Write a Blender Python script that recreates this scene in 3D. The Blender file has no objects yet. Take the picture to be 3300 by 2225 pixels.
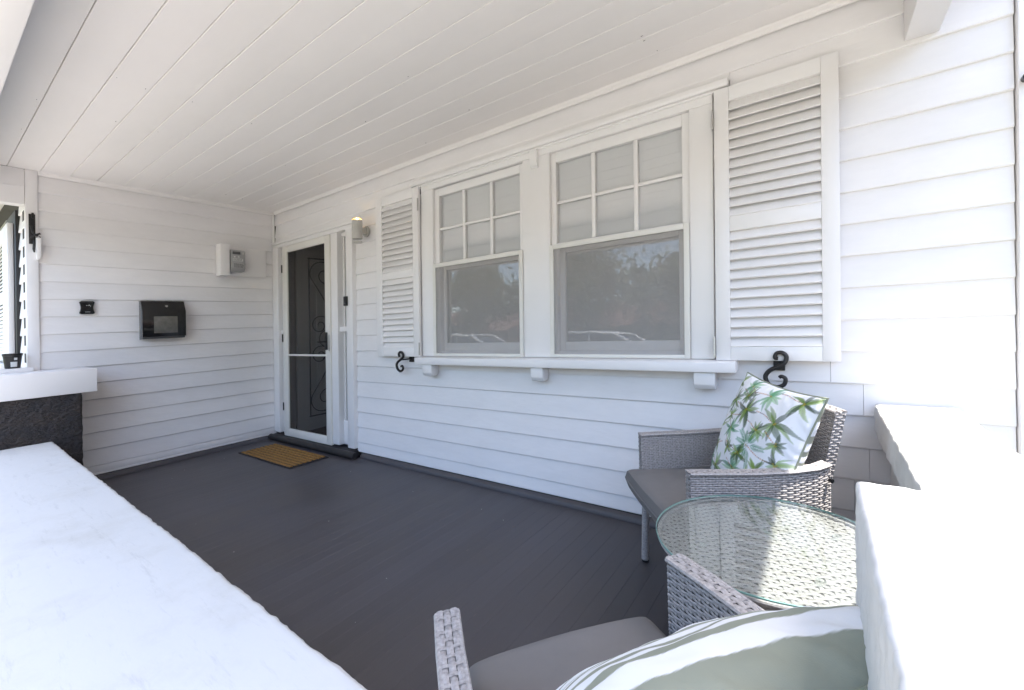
import bpy, bmesh, math, random
import numpy as np
from mathutils import Vector, Matrix

# ---------------------------------------------------------------- camera, world, sun, exposure
sc = bpy.context.scene
SH = 0.059                      # the old porch falls outwards: every level of it drops this much per metre
cam_d = bpy.data.cameras.new("camera")
cam = bpy.data.objects.new("camera", cam_d)
sc.collection.objects.link(cam)
sc.camera = cam
cam_d.sensor_width = 36.0
cam_d.lens = 36.0 * 1391.6 / 3300.0
cam_d.clip_start = 0.01
cam_d.clip_end = 800
right = Vector((0.81376478, 0.58108321, -0.01136646))
down = Vector((-0.0070456, -0.00969257, -0.9999282))
fwd = Vector((-0.58115166, 0.81378644, -0.00379339))
M = Matrix((right, -down, -fwd)).transposed().to_4x4()
M.translation = Vector((5.261, -2.539, 1.083))
cam.matrix_world = M

w = bpy.data.worlds.new("World")
sc.world = w
w.use_nodes = True
nt = w.node_tree
bg = nt.nodes["Background"]
sky = nt.nodes.new("ShaderNodeTexSky")
sky.sky_type = 'NISHITA'
sky.sun_disc = False
SUN_DIR = Vector((0.369, 0.02, 1.0)).normalized()      # towards the sun
elev = math.asin(SUN_DIR.z)
az = math.atan2(SUN_DIR.x, SUN_DIR.y)
sky.sun_elevation = elev
sky.sun_rotation = az
sky.air_density = 1.0
sky.dust_density = 2.2
sky.ozone_density = 0.8
nt.links.new(sky.outputs[0], bg.inputs[0])
bg.inputs[1].default_value = 0.15
sun_d = bpy.data.lights.new("sun", 'SUN')
sun_d.energy = 3.1
sun_d.angle = math.radians(0.5)
sun_d.color = (1.0, 0.955, 0.89)
sun = bpy.data.objects.new("sun", sun_d)
sc.collection.objects.link(sun)
sun.rotation_euler = (-SUN_DIR).to_track_quat('-Z', 'Y').to_euler()
sun.location = (3, -2, 12)
sc.view_settings.view_transform = 'Standard'
sc.view_settings.look = 'None'
sc.view_settings.gamma = 1
sc.view_settings.use_curve_mapping = False
sc.view_settings.exposure = 2.24
sc.render.engine = 'CYCLES'
sc.cycles.max_bounces = 10
sc.cycles.diffuse_bounces = 6
sc.cycles.transparent_max_bounces = 16
sc.cycles.caustics_reflective = False
sc.cycles.caustics_refractive = False

rnd = random.Random(7)
R = math.radians

# ---------------------------------------------------------------- materials
def mat(name, col, rough=0.5, metal=0.0, spec=0.5, var=0.0, vscale=6.0, bump=0.0, bscale=60.0, bdist=0.002,
        objvar=0.0, stretch=(1, 1, 1), coat=0.0, emit=None, estr=0.0):
    m = bpy.data.materials.new(name)
    m.use_nodes = True
    n = m.node_tree.nodes
    l = m.node_tree.links
    b = n["Principled BSDF"]
    b.inputs["Base Color"].default_value = (*col, 1)
    b.inputs["Roughness"].default_value = rough
    b.inputs["Metallic"].default_value = metal
    b.inputs["Specular IOR Level"].default_value = spec
    b.inputs["Coat Weight"].default_value = coat
    if emit:
        b.inputs["Emission Color"].default_value = (*emit, 1)
        b.inputs["Emission Strength"].default_value = estr
    tc = n.new("ShaderNodeTexCoord")
    mp = n.new("ShaderNodeMapping")
    mp.inputs["Scale"].default_value = stretch
    l.new(tc.outputs["Object"], mp.inputs[0])
    if var > 0 or objvar > 0:
        hsv = n.new("ShaderNodeHueSaturation")
        hsv.inputs["Color"].default_value = (*col, 1)
        add = None
        if var > 0:
            nz = n.new("ShaderNodeTexNoise")
            nz.inputs["Scale"].default_value = vscale
            nz.inputs["Detail"].default_value = 6
            nz.inputs["Roughness"].default_value = 0.65
            l.new(mp.outputs[0], nz.inputs["Vector"])
            mr = n.new("ShaderNodeMapRange")
            mr.inputs[1].default_value = 0.25
            mr.inputs[2].default_value = 0.75
            mr.inputs[3].default_value = 1 - var
            mr.inputs[4].default_value = 1 + var
            l.new(nz.outputs[0], mr.inputs[0])
            add = mr.outputs[0]
        if objvar > 0:
            oi = n.new("ShaderNodeObjectInfo")
            mr2 = n.new("ShaderNodeMapRange")
            mr2.inputs[3].default_value = 1 - objvar
            mr2.inputs[4].default_value = 1 + objvar
            l.new(oi.outputs["Random"], mr2.inputs[0])
            if add is None:
                add = mr2.outputs[0]
            else:
                mu = n.new("ShaderNodeMath")
                mu.operation = 'MULTIPLY'
                l.new(add, mu.inputs[0])
                l.new(mr2.outputs[0], mu.inputs[1])
                add = mu.outputs[0]
        l.new(add, hsv.inputs["Value"])
        l.new(hsv.outputs[0], b.inputs["Base Color"])
    if bump > 0:
        bz = n.new("ShaderNodeTexNoise")
        bz.inputs["Scale"].default_value = bscale
        bz.inputs["Detail"].default_value = 5
        l.new(mp.outputs[0], bz.inputs["Vector"])
        bp = n.new("ShaderNodeBump")
        bp.inputs["Strength"].default_value = bump
        bp.inputs["Distance"].default_value = bdist
        l.new(bz.outputs[0], bp.inputs["Height"])
        l.new(bp.outputs[0], b.inputs["Normal"])
    return m

WHITE = (0.81, 0.79, 0.785)
m_board = mat("painted_board", WHITE, 0.42, var=0.045, vscale=2.5, bump=0.25, bscale=14, bdist=0.004, objvar=0.02, stretch=(1, 1, 3))
m_trim = mat("painted_trim", (0.83, 0.81, 0.80), 0.35, var=0.02, vscale=3, bump=0.15, bscale=40, bdist=0.001, objvar=0.01)
m_cream = mat("cream_powdercoat", (0.76, 0.74, 0.69), 0.35, var=0.02, vscale=5)
m_ceil = mat("painted_ceiling", (0.81, 0.785, 0.765), 0.5, var=0.03, vscale=3, bump=0.3, bscale=10, bdist=0.004, objvar=0.02, stretch=(0.4, 1, 1))
m_crack = mat("dark_joint", (0.05, 0.045, 0.04), 0.9)
m_black = mat("black_gloss", (0.006, 0.006, 0.007), 0.16, spec=0.5)
m_blacksat = mat("black_satin_iron", (0.010, 0.009, 0.009), 0.42, var=0.25, vscale=60, bump=0.5, bscale=90, bdist=0.001)
m_blackpl = mat("black_plastic", (0.014, 0.014, 0.015), 0.45)
m_chrome = mat("zinc_metal", (0.55, 0.54, 0.52), 0.35, metal=1.0)
m_grey_pl = mat("meter_grey", (0.36, 0.36, 0.36), 0.3, var=0.05, vscale=12)
m_grey_dk = mat("meter_dark", (0.10, 0.10, 0.105), 0.25)
m_grey_lt = mat("meter_light_print", (0.62, 0.62, 0.6), 0.5)
m_lampb = mat("lamp_body", (0.52, 0.50, 0.46), 0.4)
m_sage = mat("sage_piping", (0.25, 0.27, 0.20), 0.8)
m_cush = mat("charcoal_cushion_fabric", (0.155, 0.148, 0.145), 0.9, var=0.08, vscale=8, bump=0.4, bscale=700, bdist=0.0006)
m_threshold = mat("black_threshold", (0.018, 0.016, 0.016), 0.5, var=0.2, vscale=20, bump=0.4, bscale=60)
m_rubber = mat("mat_rubber", (0.018, 0.014, 0.014), 0.8, bump=0.4, bscale=200)
m_coir = mat("coir", (0.27, 0.135, 0.032), 0.95, var=0.18, vscale=30, bump=0.8, bscale=320, bdist=0.003)
m_hall = mat("hall_paint", (0.66, 0.63, 0.60), 0.6)
m_hallfloor = mat("hall_timber_floor", (0.10, 0.05, 0.028), 0.35, var=0.2, vscale=12, stretch=(1, 8, 1))
m_doorleaf = mat("door_leaf_paint", (0.72, 0.69, 0.65), 0.4)
m_blind = mat("roller_blind", (0.88, 0.87, 0.85), 0.8, var=0.02, vscale=3)
m_blind2 = mat("lower_blind", (0.60, 0.58, 0.55), 0.8, var=0.03, vscale=3)
m_room = mat("room_dark", (0.08, 0.08, 0.08), 0.9)
m_pot = mat("pot_plastic", (0.016, 0.014, 0.013), 0.35)
m_label = mat("pot_label", (0.62, 0.62, 0.6), 0.5)
m_concrete = mat("bounce_paving", (0.46, 0.43, 0.39), 0.9, var=0.12, vscale=2, bump=0.4, bscale=60)
m_grass = mat("lawn", (0.10, 0.13, 0.045), 0.95, var=0.35, vscale=3, bump=0.8, bscale=40, bdist=0.02)
m_asphalt = mat("asphalt", (0.06, 0.06, 0.062), 0.9, var=0.15, vscale=4, bump=0.4, bscale=120)
m_bark = mat("bark", (0.12, 0.09, 0.065), 0.9, var=0.3, vscale=12, bump=0.8, bscale=30, bdist=0.02)
m_leaf = mat("leaf", (0.055, 0.085, 0.03), 0.6, var=0.3, vscale=2)
m_carp = mat("car_paint_white", (0.75, 0.75, 0.75), 0.25, coat=0.5)
m_carg = mat("car_glass", (0.02, 0.022, 0.025), 0.05)
m_tyre = mat("tyre", (0.02, 0.02, 0.02), 0.8)
m_amber = mat("lamp_glow", (1, .8, .4), 0.5, emit=(1.0, 0.62, 0.22), estr=2.2)

def render_white():
    m = mat("rough_white_render", (0.80, 0.80, 0.79), 0.75)
    n = m.node_tree.nodes; l = m.node_tree.links; b = n["Principled BSDF"]
    tc = n.new("ShaderNodeTexCoord")
    n1 = n.new("ShaderNodeTexNoise"); n1.inputs["Scale"].default_value = 3; n1.inputs["Detail"].default_value = 8; n1.inputs["Roughness"].default_value = .7
    l.new(tc.outputs["Object"], n1.inputs["Vector"])
    cr = n.new("ShaderNodeValToRGB")
    cr.color_ramp.elements[0].position = 0.30; cr.color_ramp.elements[0].color = (0.59, 0.575, 0.54, 1)
    cr.color_ramp.elements[1].position = 0.50; cr.color_ramp.elements[1].color = (0.66, 0.65, 0.63, 1)
    l.new(n1.outputs[0], cr.inputs[0]); l.new(cr.outputs[0], b.inputs["Base Color"])
    mp = n.new("ShaderNodeMapping"); mp.inputs["Scale"].default_value = (1, 1.4, 1)
    l.new(tc.outputs["Object"], mp.inputs[0])
    n2 = n.new("ShaderNodeTexNoise"); n2.inputs["Scale"].default_value = 38; n2.inputs["Detail"].default_value = 10; n2.inputs["Roughness"].default_value = .62
    l.new(mp.outputs[0], n2.inputs["Vector"])
    bp = n.new("ShaderNodeBump"); bp.inputs["Strength"].default_value = .13; bp.inputs["Distance"].default_value = .005
    # faint trowel streaks and hairline stains
    mp3 = n.new("ShaderNodeMapping"); mp3.inputs["Scale"].default_value = (2.2, 16, 2); mp3.inputs["Rotation"].default_value = (0, 0, .5)
    l.new(tc.outputs["Object"], mp3.inputs[0])
    n3 = n.new("ShaderNodeTexNoise"); n3.inputs["Scale"].default_value = 2.2; n3.inputs["Detail"].default_value = 9; n3.inputs["Roughness"].default_value = .75
    l.new(mp3.outputs[0], n3.inputs["Vector"])
    r3 = n.new("ShaderNodeMapRange"); r3.inputs[1].default_value = .30; r3.inputs[2].default_value = .44; r3.inputs[3].default_value = .86; r3.inputs[4].default_value = 1.0
    l.new(n3.outputs[0], r3.inputs[0])
    h3 = n.new("ShaderNodeHueSaturation"); l.new(cr.outputs[0], h3.inputs["Color"]); l.new(r3.outputs[0], h3.inputs["Value"]); l.new(h3.outputs[0], b.inputs["Base Color"])
    l.new(n2.outputs[0], bp.inputs["Height"]); l.new(bp.outputs[0], b.inputs["Normal"])
    return m
m_render = render_white()

def stone_mat():
    m = mat("dark_painted_stone", (0.045, 0.04, 0.04), 0.62)
    n = m.node_tree.nodes; l = m.node_tree.links; b = n["Principled BSDF"]
    tc = n.new("ShaderNodeTexCoord")
    n1 = n.new("ShaderNodeTexNoise"); n1.inputs["Scale"].default_value = 7; n1.inputs["Detail"].default_value = 6
    l.new(tc.outputs["Object"], n1.inputs["Vector"])
    cr = n.new("ShaderNodeValToRGB")
    cr.color_ramp.elements[0].position = .35; cr.color_ramp.elements[0].color = (0.027, 0.025, 0.028, 1)
    cr.color_ramp.elements[1].position = .65; cr.color_ramp.elements[1].color = (0.046, 0.035, 0.030, 1)
    l.new(n1.outputs[0], cr.inputs[0]); l.new(cr.outputs[0], b.inputs["Base Color"])
    mp = n.new("ShaderNodeMapping"); mp.inputs["Scale"].default_value = (1, 1, 1.9)
    l.new(tc.outputs["Object"], mp.inputs[0])
    v = n.new("ShaderNodeTexNoise"); v.inputs["Scale"].default_value = 42; v.inputs["Detail"].default_value = 3
    l.new(mp.outputs[0], v.inputs["Vector"])
    bp = n.new("ShaderNodeBump"); bp.inputs["Strength"].default_value = 1.0; bp.inputs["Distance"].default_value = .03
    l.new(v.outputs[0], bp.inputs["Height"]); l.new(bp.outputs[0], b.inputs["Normal"])
    return m
m_stone = stone_mat()

def floor_mat():
    m = mat("painted_floor", (0.05, 0.048, 0.053), 0.45)
    n = m.node_tree.nodes; l = m.node_tree.links; b = n["Principled BSDF"]
    g = n.new("ShaderNodeNewGeometry")
    oi = n.new("ShaderNodeObjectInfo")
    n1 = n.new("ShaderNodeTexNoise"); n1.inputs["Scale"].default_value = 1.6; n1.inputs["Detail"].default_value = 5
    l.new(g.outputs["Position"], n1.inputs["Vector"])
    cr = n.new("ShaderNodeValToRGB")
    cr.color_ramp.elements[0].position = .38; cr.color_ramp.elements[0].color = (0.068, 0.0605, 0.062, 1)
    cr.color_ramp.elements[1].position = .66; cr.color_ramp.elements[1].color = (0.074, 0.069, 0.076, 1)
    l.new(n1.outputs[0], cr.inputs[0])
    # per board drift
    hs = n.new("ShaderNodeHueSaturation")
    mr = n.new("ShaderNodeMapRange"); mr.inputs[3].default_value = .93; mr.inputs[4].default_value = 1.07
    l.new(oi.outputs["Random"], mr.inputs[0]); l.new(mr.outputs[0], hs.inputs["Value"]); l.new(cr.outputs[0], hs.inputs["Color"])
    # chips: tiny pale specks and thin scratches along the boards
    def specks(scale, stretch, thr, col, prev, dens=.93):
        mp = n.new("ShaderNodeMapping"); mp.inputs["Scale"].default_value = stretch
        l.new(g.outputs["Position"], mp.inputs[0])
        v = n.new("ShaderNodeTexVoronoi"); v.inputs["Scale"].default_value = scale; v.inputs["Randomness"].default_value = 1
        l.new(mp.outputs[0], v.inputs["Vector"])
        wn = n.new("ShaderNodeTexWhiteNoise"); wn.noise_dimensions = '3D'
        l.new(v.outputs["Position"], wn.inputs["Vector"])
        gt = n.new("ShaderNodeMath"); gt.operation = 'GREATER_THAN'; gt.inputs[1].default_value = dens
        l.new(wn.outputs["Value"], gt.inputs[0])
        lt = n.new("ShaderNodeMath"); lt.operation = 'LESS_THAN'; lt.inputs[1].default_value = thr
        l.new(v.outputs["Distance"], lt.inputs[0])
        mu = n.new("ShaderNodeMath"); mu.operation = 'MULTIPLY'
        l.new(gt.outputs[0], mu.inputs[0]); l.new(lt.outputs[0], mu.inputs[1])
        mx = n.new("ShaderNodeMixRGB"); mx.inputs[2].default_value = (*col, 1)
        l.new(mu.outputs[0], mx.inputs[0]); l.new(prev, mx.inputs[1])
        return mx.outputs[0]
    c = specks(12, (1, 1, 1), .042, (.6, .59, .55), hs.outputs[0], .74)
    c = specks(7, (3.5, 0.6, 1), .05, (.12, .10, .09), c)
    c = specks(5, (6, 0.5, 1), .05, (.012, .011, .011), c)
    l.new(c, b.inputs["Base Color"])
    mp = n.new("ShaderNodeMapping"); mp.inputs["Scale"].default_value = (40, 4, 1)
    l.new(g.outputs["Position"], mp.inputs[0])
    nz = n.new("ShaderNodeTexNoise"); nz.inputs["Scale"].default_value = 1; nz.inputs["Detail"].default_value = 5
    l.new(mp.outputs[0], nz.inputs["Vector"])
    bp = n.new("ShaderNodeBump"); bp.inputs["Strength"].default_value = .35; bp.inputs["Distance"].default_value = .003
    l.new(nz.outputs[0], bp.inputs["Height"]); l.new(bp.outputs[0], b.inputs["Normal"])
    rr = n.new("ShaderNodeMapRange"); rr.inputs[3].default_value = .36; rr.inputs[4].default_value = .6
    l.new(n1.outputs[0], rr.inputs[0]); l.new(rr.outputs[0], b.inputs["Roughness"])
    return m
m_floor = floor_mat()

def wicker_mat():
    m = mat("grey_wicker", (0.34, 0.32, 0.31), 0.55)
    n = m.node_tree.nodes; l = m.node_tree.links; b = n["Principled BSDF"]
    tc = n.new("ShaderNodeTexCoord")
    n1 = n.new("ShaderNodeTexNoise"); n1.inputs["Scale"].default_value = 140; n1.inputs["Detail"].default_value = 3
    l.new(tc.outputs["Object"], n1.inputs["Vector"])
    cr = n.new("ShaderNodeValToRGB")
    cr.color_ramp.elements[0].position = .3; cr.color_ramp.elements[0].color = (0.25, 0.232, 0.225, 1)
    cr.color_ramp.elements[1].position = .7; cr.color_ramp.elements[1].color = (0.42, 0.395, 0.385, 1)
    l.new(n1.outputs[0], cr.inputs[0]); l.new(cr.outputs[0], b.inputs["Base Color"])
    return m
m_wick = wicker_mat()
m_wcore = mat("wicker_frame_core", (0.09, 0.085, 0.08), 0.8)

def glass_mat(name, tint, ior=1.5, rough=0.0, extra=0.0):
    m = bpy.data.materials.new(name); m.use_nodes = True
    n = m.node_tree.nodes; l = m.node_tree.links; n.clear()
    out = n.new("ShaderNodeOutputMaterial"); mx = n.new("ShaderNodeMixShader")
    tr = n.new("ShaderNodeBsdfTransparent"); tr.inputs[0].default_value = (*tint, 1)
    gl = n.new("ShaderNodeBsdfGlossy"); gl.inputs["Roughness"].default_value = rough
    fr = n.new("ShaderNodeFresnel")
    # a thin sheet: both faces reflect like the outer one (no total reflection from the far face)
    ge = n.new("ShaderNodeNewGeometry"); io = n.new("ShaderNodeMapRange")
    io.inputs[3].default_value = ior; io.inputs[4].default_value = 1.0 / ior
    l.new(ge.outputs["Backfacing"], io.inputs[0]); l.new(io.outputs[0], fr.inputs[0])
    if extra:
        ad = n.new("ShaderNodeMath"); ad.operation = 'ADD'; ad.inputs[1].default_value = extra
        l.new(fr.outputs[0], ad.inputs[0]); l.new(ad.outputs[0], mx.inputs[0])
    else:
        l.new(fr.outputs[0], mx.inputs[0])
    l.new(tr.outputs[0], mx.inputs[1]); l.new(gl.outputs[0], mx.inputs[2]); l.new(mx.outputs[0], out.inputs[0])
    # old glass: faint waves
    tc = n.new("ShaderNodeTexCoord"); nz = n.new("ShaderNodeTexNoise"); nz.inputs["Scale"].default_value = 4
    l.new(tc.outputs["Object"], nz.inputs["Vector"])
    bp = n.new("ShaderNodeBump"); bp.inputs["Strength"].default_value = .12; bp.inputs["Distance"].default_value = .004
    l.new(nz.outputs[0], bp.inputs["Height"]); l.new(bp.outputs[0], gl.inputs["Normal"])
    return m
m_glass = glass_mat("window_glass", (.985, .99, .995), 1.5, 0.005, 0.11)
m_tglass = glass_mat("table_glass", (.955, .98, .97), 1.5, 0.0, 0.07)
m_gedge = mat("glass_edge_green", (0.20, 0.36, 0.32), 0.1)
m_textglass = mat("textured_sidelight_glass", (0.12, 0.135, 0.13), 0.3, var=.25, vscale=90, bump=1, bscale=120, bdist=.003)

def mesh_screen_mat(name, col, alpha):
    m = bpy.data.materials.new(name); m.use_nodes = True
    n = m.node_tree.nodes; l = m.node_tree.links
    b = n["Principled BSDF"]; b.inputs["Base Color"].default_value = (*col, 1); b.inputs["Roughness"].default_value = .5
    out = n["Material Output"]; mx = n.new("ShaderNodeMixShader"); tr = n.new("ShaderNodeBsdfTransparent")
    mx.inputs[0].default_value = alpha
    l.new(tr.outputs[0], mx.inputs[1]); l.new(b.outputs[0], mx.inputs[2]); l.new(mx.outputs[0], out.inputs[0])
    return m
m_fly = mesh_screen_mat("flyscreen_mesh", (0.42, 0.40, 0.385), 0.27)
m_doormesh = mesh_screen_mat("door_mesh", (0.022, 0.02, 0.02), 0.36)

def attr_mat(name, rough=0.85):
    m = bpy.data.materials.new(name); m.use_nodes = True
    n = m.node_tree.nodes; l = m.node_tree.links; b = n["Principled BSDF"]
    a = n.new("ShaderNodeAttribute"); a.attribute_name = "print"
    l.new(a.outputs["Color"], b.inputs["Base Color"]); b.inputs["Roughness"].default_value = rough
    tc = n.new("ShaderNodeTexCoord"); nz = n.new("ShaderNodeTexNoise"); nz.inputs["Scale"].default_value = 600
    l.new(tc.outputs["Object"], nz.inputs["Vector"])
    bp = n.new("ShaderNodeBump"); bp.inputs["Strength"].default_value = .3; bp.inputs["Distance"].default_value = .0006
    l.new(nz.outputs[0], bp.inputs["Height"]); l.new(bp.outputs[0], b.inputs["Normal"])
    return m
m_print = attr_mat("printed_cotton")

# ---------------------------------------------------------------- mesh helpers
class MB:
    def __init__(s):
        s.v = []; s.f = []; s.n = 0
    def add(s, verts, faces):
        s.v.append(np.asarray(verts, float).reshape(-1, 3)); o = s.n
        s.f += [tuple(i + o for i in f) for f in faces]
        s.n += len(s.v[-1]); return s
    def box(s, x0, x1, y0, y1, z0, z1):
        v = [(x, y, z) for x in (x0, x1) for y in (y0, y1) for z in (z0, z1)]
        return s.add(v, [(0, 1, 3, 2), (4, 6, 7, 5), (0, 4, 5, 1), (2, 3, 7, 6), (0, 2, 6, 4), (1, 5, 7, 3)])
    def prism(s, poly, axis, a, b):
        # poly: list of 2-tuples in the other two axes (cyclic order), extruded along axis from a to b
        n = len(poly); vs = []
        for t in (a, b):
            for p in poly:
                if axis == 'x': vs.append((t, p[0], p[1]))
                elif axis == 'y': vs.append((p[0], t, p[1]))
                else: vs.append((p[0], p[1], t))
        fs = [tuple(range(n))[::-1], tuple(range(n, 2 * n))]
        fs += [(i, (i + 1) % n, n + (i + 1) % n, n + i) for i in range(n)]
        return s.add(vs, fs)
    def tube(s, pts, r, seg=10, cap=True, closed=False):
        pts = np.asarray(pts, float); n = len(pts)
        rr = np.full(n, r) if np.isscalar(r) else np.asarray(r, float)
        if closed: T = np.roll(pts, -1, 0) - np.roll(pts, 1, 0)
        else: T = np.gradient(pts, axis=0)
        T /= np.linalg.norm(T, axis=1)[:, None] + 1e-12
        up = np.array([0, 0, 1.0]) if abs(T[0][2]) < .9 else np.array([1.0, 0, 0])
        vs = []; N = np.cross(T[0], up); N /= np.linalg.norm(N)
        for i in range(n):
            N = N - T[i] * (N @ T[i]); N /= np.linalg.norm(N); B = np.cross(T[i], N)
            for k in range(seg):
                a = 2 * math.pi * k / seg
                vs.append(pts[i] + rr[i] * (math.cos(a) * N + math.sin(a) * B))
        fs = []
        m = n if closed else n - 1
        for i in range(m):
            j = (i + 1) % n
            for k in range(seg):
                k2 = (k + 1) % seg
                fs.append((i * seg + k, i * seg + k2, j * seg + k2, j * seg + k))
        if cap and not closed:
            fs.append(tuple(range(seg))[::-1]); fs.append(tuple((n - 1) * seg + k for k in range(seg)))
        return s.add(vs, fs)
    def lathe(s, prof, cx, cy, seg=32, z=0):
        vs = []; n = len(prof)
        for r_, h in prof:
            for k in range(seg):
                a = 2 * math.pi * k / seg; vs.append((cx + r_ * math.cos(a), cy + r_ * math.sin(a), z + h))
        fs = []
        for i in range(n - 1):
            for k in range(seg):
                k2 = (k + 1) % seg; fs.append((i * seg + k, i * seg + k2, (i + 1) * seg + k2, (i + 1) * seg + k))
        fs.append(tuple(range(seg))[::-1]); fs.append(tuple((n - 1) * seg + k for k in range(seg)))
        return s.add(vs, fs)
    def build(s, name, m, parent=None, shear=True, bevel=0.0, smooth=False, bseg=2, label=None, rough=None):
        v = np.concatenate(s.v) if s.v else np.zeros((0, 3))
        me = bpy.data.meshes.new(name)
        me.from_pydata(v.tolist(), [], s.f)
        if bevel > 0:
            bm = bmesh.new(); bm.from_mesh(me)
            bmesh.ops.recalc_face_normals(bm, faces=bm.faces)
            ed = [e for e in bm.edges if len(e.link_faces) == 2 and e.calc_face_angle(0) > 0.5]
            bmesh.ops.bevel(bm, geom=ed, offset=bevel, segments=bseg, affect='EDGES', profile=0.5)
            bm.to_mesh(me); bm.free()
        else:
            bm = bmesh.new(); bm.from_mesh(me); bmesh.ops.recalc_face_normals(bm, faces=bm.faces); bm.to_mesh(me); bm.free()
        if shear:
            n = len(me.vertices); co = np.empty(n * 3); me.vertices.foreach_get("co", co); co = co.reshape(-1, 3)
            co[:, 2] += SH * co[:, 1]; me.vertices.foreach_set("co", co.ravel())
        if smooth:
            me.polygons.foreach_set("use_smooth", [True] * len(me.polygons))
        if smooth or bevel > 0:
            me.polygons.foreach_set("use_smooth", [True] * len(me.polygons))
            try: me.set_sharp_from_angle(angle=R(35))
            except Exception: pass
        me.materials.append(m); me.update()
        o = bpy.data.objects.new(name, me); sc.collection.objects.link(o)
        if parent is not None:
            o.parent = parent
            if shear: o.matrix_parent_inverse = parent.matrix_world.inverted()
        if label: o["label"] = label
        return o

def empty(name, loc=(0, 0, 0), rot=(0, 0, 0)):
    o = bpy.data.objects.new(name, None); sc.collection.objects.link(o)
    o.location = loc; o.rotation_euler = rot
    o.empty_display_size = .1
    o.matrix_world = Matrix.LocRotScale(Vector(loc), Matrix.Rotation(0, 3, 'X') if rot == (0, 0, 0) else __import__('mathutils').Euler(rot).to_matrix(), None)
    return o
def tag(o, label, cat, group=None):
    o["label"] = label; o["category"] = cat
    if group: o["group"] = group
    return o
def struct(o):
    o["kind"] = "structure"; return o
def box(name, m, parent, x0, x1, y0, y1, z0, z1, bevel=0.0, **k):
    return MB().box(x0, x1, y0, y1, z0, z1).build(name, m, parent, bevel=bevel, **k)
def lev(z):  # measured height above the datum -> height above the porch floor
    return z - 0.205

# ---------------------------------------------------------------- the setting: ground and street
gz = -0.55
g = MB().box(-120, 120, -140, 60, gz - .3, gz); struct(g.build("ground", m_grass, shear=False))
g = MB().box(-3.5, 9.5, -6.8, -2.75, gz + .004, gz + .05); struct(g.build("bounce_paving", m_concrete, shear=False, bevel=.01))  # unseen pale paving, added to bounce sunlight up to the ceiling
g = MB().box(6.15, 10.5, -2.75, 6, gz + .004, gz + .05); struct(g.build("driveway", m_asphalt, shear=False, bevel=.01))
g = MB().box(-80, 80, -60, -8.2, gz + .004, -.13); struct(g.build("street_bank", m_grass, shear=False))
RZ = -.10
g = MB().box(-80, 80, -17.5, -9.5, -.129, RZ); struct(g.build("road", m_asphalt, shear=False))
g = MB().box(-80, 80, -9.5, -9.2, -.126, RZ + .12); struct(g.build("kerb", m_concrete, shear=False, bevel=.02))

# ---------------------------------------------------------------- floor and ceiling
fl = MB().box(0.002, 5.62, -1.99, 0.0, -.14, -.0035).build("floor", m_floor); struct(fl)
pitch = 0.0765
x = 0.004; i = 0
while x < 5.60:
    x1 = min(x + pitch, 5.612)
    y1 = -.002
    dz = rnd.uniform(-.0006, .0006)
    b = MB().box(x + .0002, x1 - .0002, -1.985, y1, -.0030, dz * .25 + .0004)
    b.build("floor_board", m_floor, fl, bevel=.0004, bseg=1)
    x = x1; i += 1
ZC = lev(2.868)
ce = MB().box(-.1, 5.566, -2.28, .02, ZC + .018, ZC + .06).build("ceiling", m_crack); struct(ce)
y = 0.0; cw = 0.1705; k = 0
edges = [0.0, -.154, -.326, -.498, -.670, -.842, -1.016, -1.190, -1.366, -1.540, -1.712, -1.885, -2.064, -2.28]
for a, bq in zip(edges[:-1], edges[1:]):
    dz = rnd.uniform(-.0008, .0008)
    MB().box(.001, 5.565, bq + .0016, a - .0016, ZC + dz, ZC + .0175).build("ceiling_plank", m_ceil, ce, bevel=.0022, bseg=1)

# nail heads in the planks, a few millimetres each
nb_ = MB()
for a, bq in zip(edges[:-1], edges[1:]):
    for xn in np.arange(.35, 5.5, .6):
        for yn in (a - .022, bq + .022):
            if rnd.random() < .14:
                nb_.tube([(xn + rnd.uniform(-.03, .03), yn, ZC - .0016)] * 1 + [(xn, yn, ZC + .004)], .0016, 5)
nb_.build("nail_head", m_crack, ce)["kind"] = "stuff"
# ---------------------------------------------------------------- the house
H = tag(empty("weatherboard_house"), "white weatherboard house wall around the porch with sash windows, louvred shutters and screen door", "house")
P = 0.148
def board(parent, wall, a0, a1, z0, z1=None, name="board", slope=True):
    """lapped board; bottom edge proud. wall 'B': runs along x at y=0, 'L': runs along y at x=0"""
    z1 = z0 + P if z1 is None else z1
    hh = z1 - z0
    t = .0125 * hh / P
    j = rnd.uniform(-.0008, .0008)
    # n: outward distance
    prof = [(-.032, z0 + .001), (-.005, z0 + .001), (-.0012 + j, z0 + .0035), (0 + j, z0 + .0085), (-t + j * .5, z1 + .003), (-.032, z1 + .003)]
    if wall == 'B':
        poly = [(-n_, z_) for n_, z_ in prof]
        return MB().prism(poly, 'x', a0, a1).build(name, m_board, parent, smooth=False)
    if wall == 'L':
        poly = [(n_, z_) for n_, z_ in prof]
        return MB().prism(poly, 'y', a0, a1).build(name, m_board, parent, smooth=False)
    # 'F': front face looking to -y at y = -1.975
    poly = [(-1.975 - n_, z_) for n_, z_ in prof]
    return MB().prism(poly, 'x', a0, a1).build(name, m_board, parent)

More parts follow.
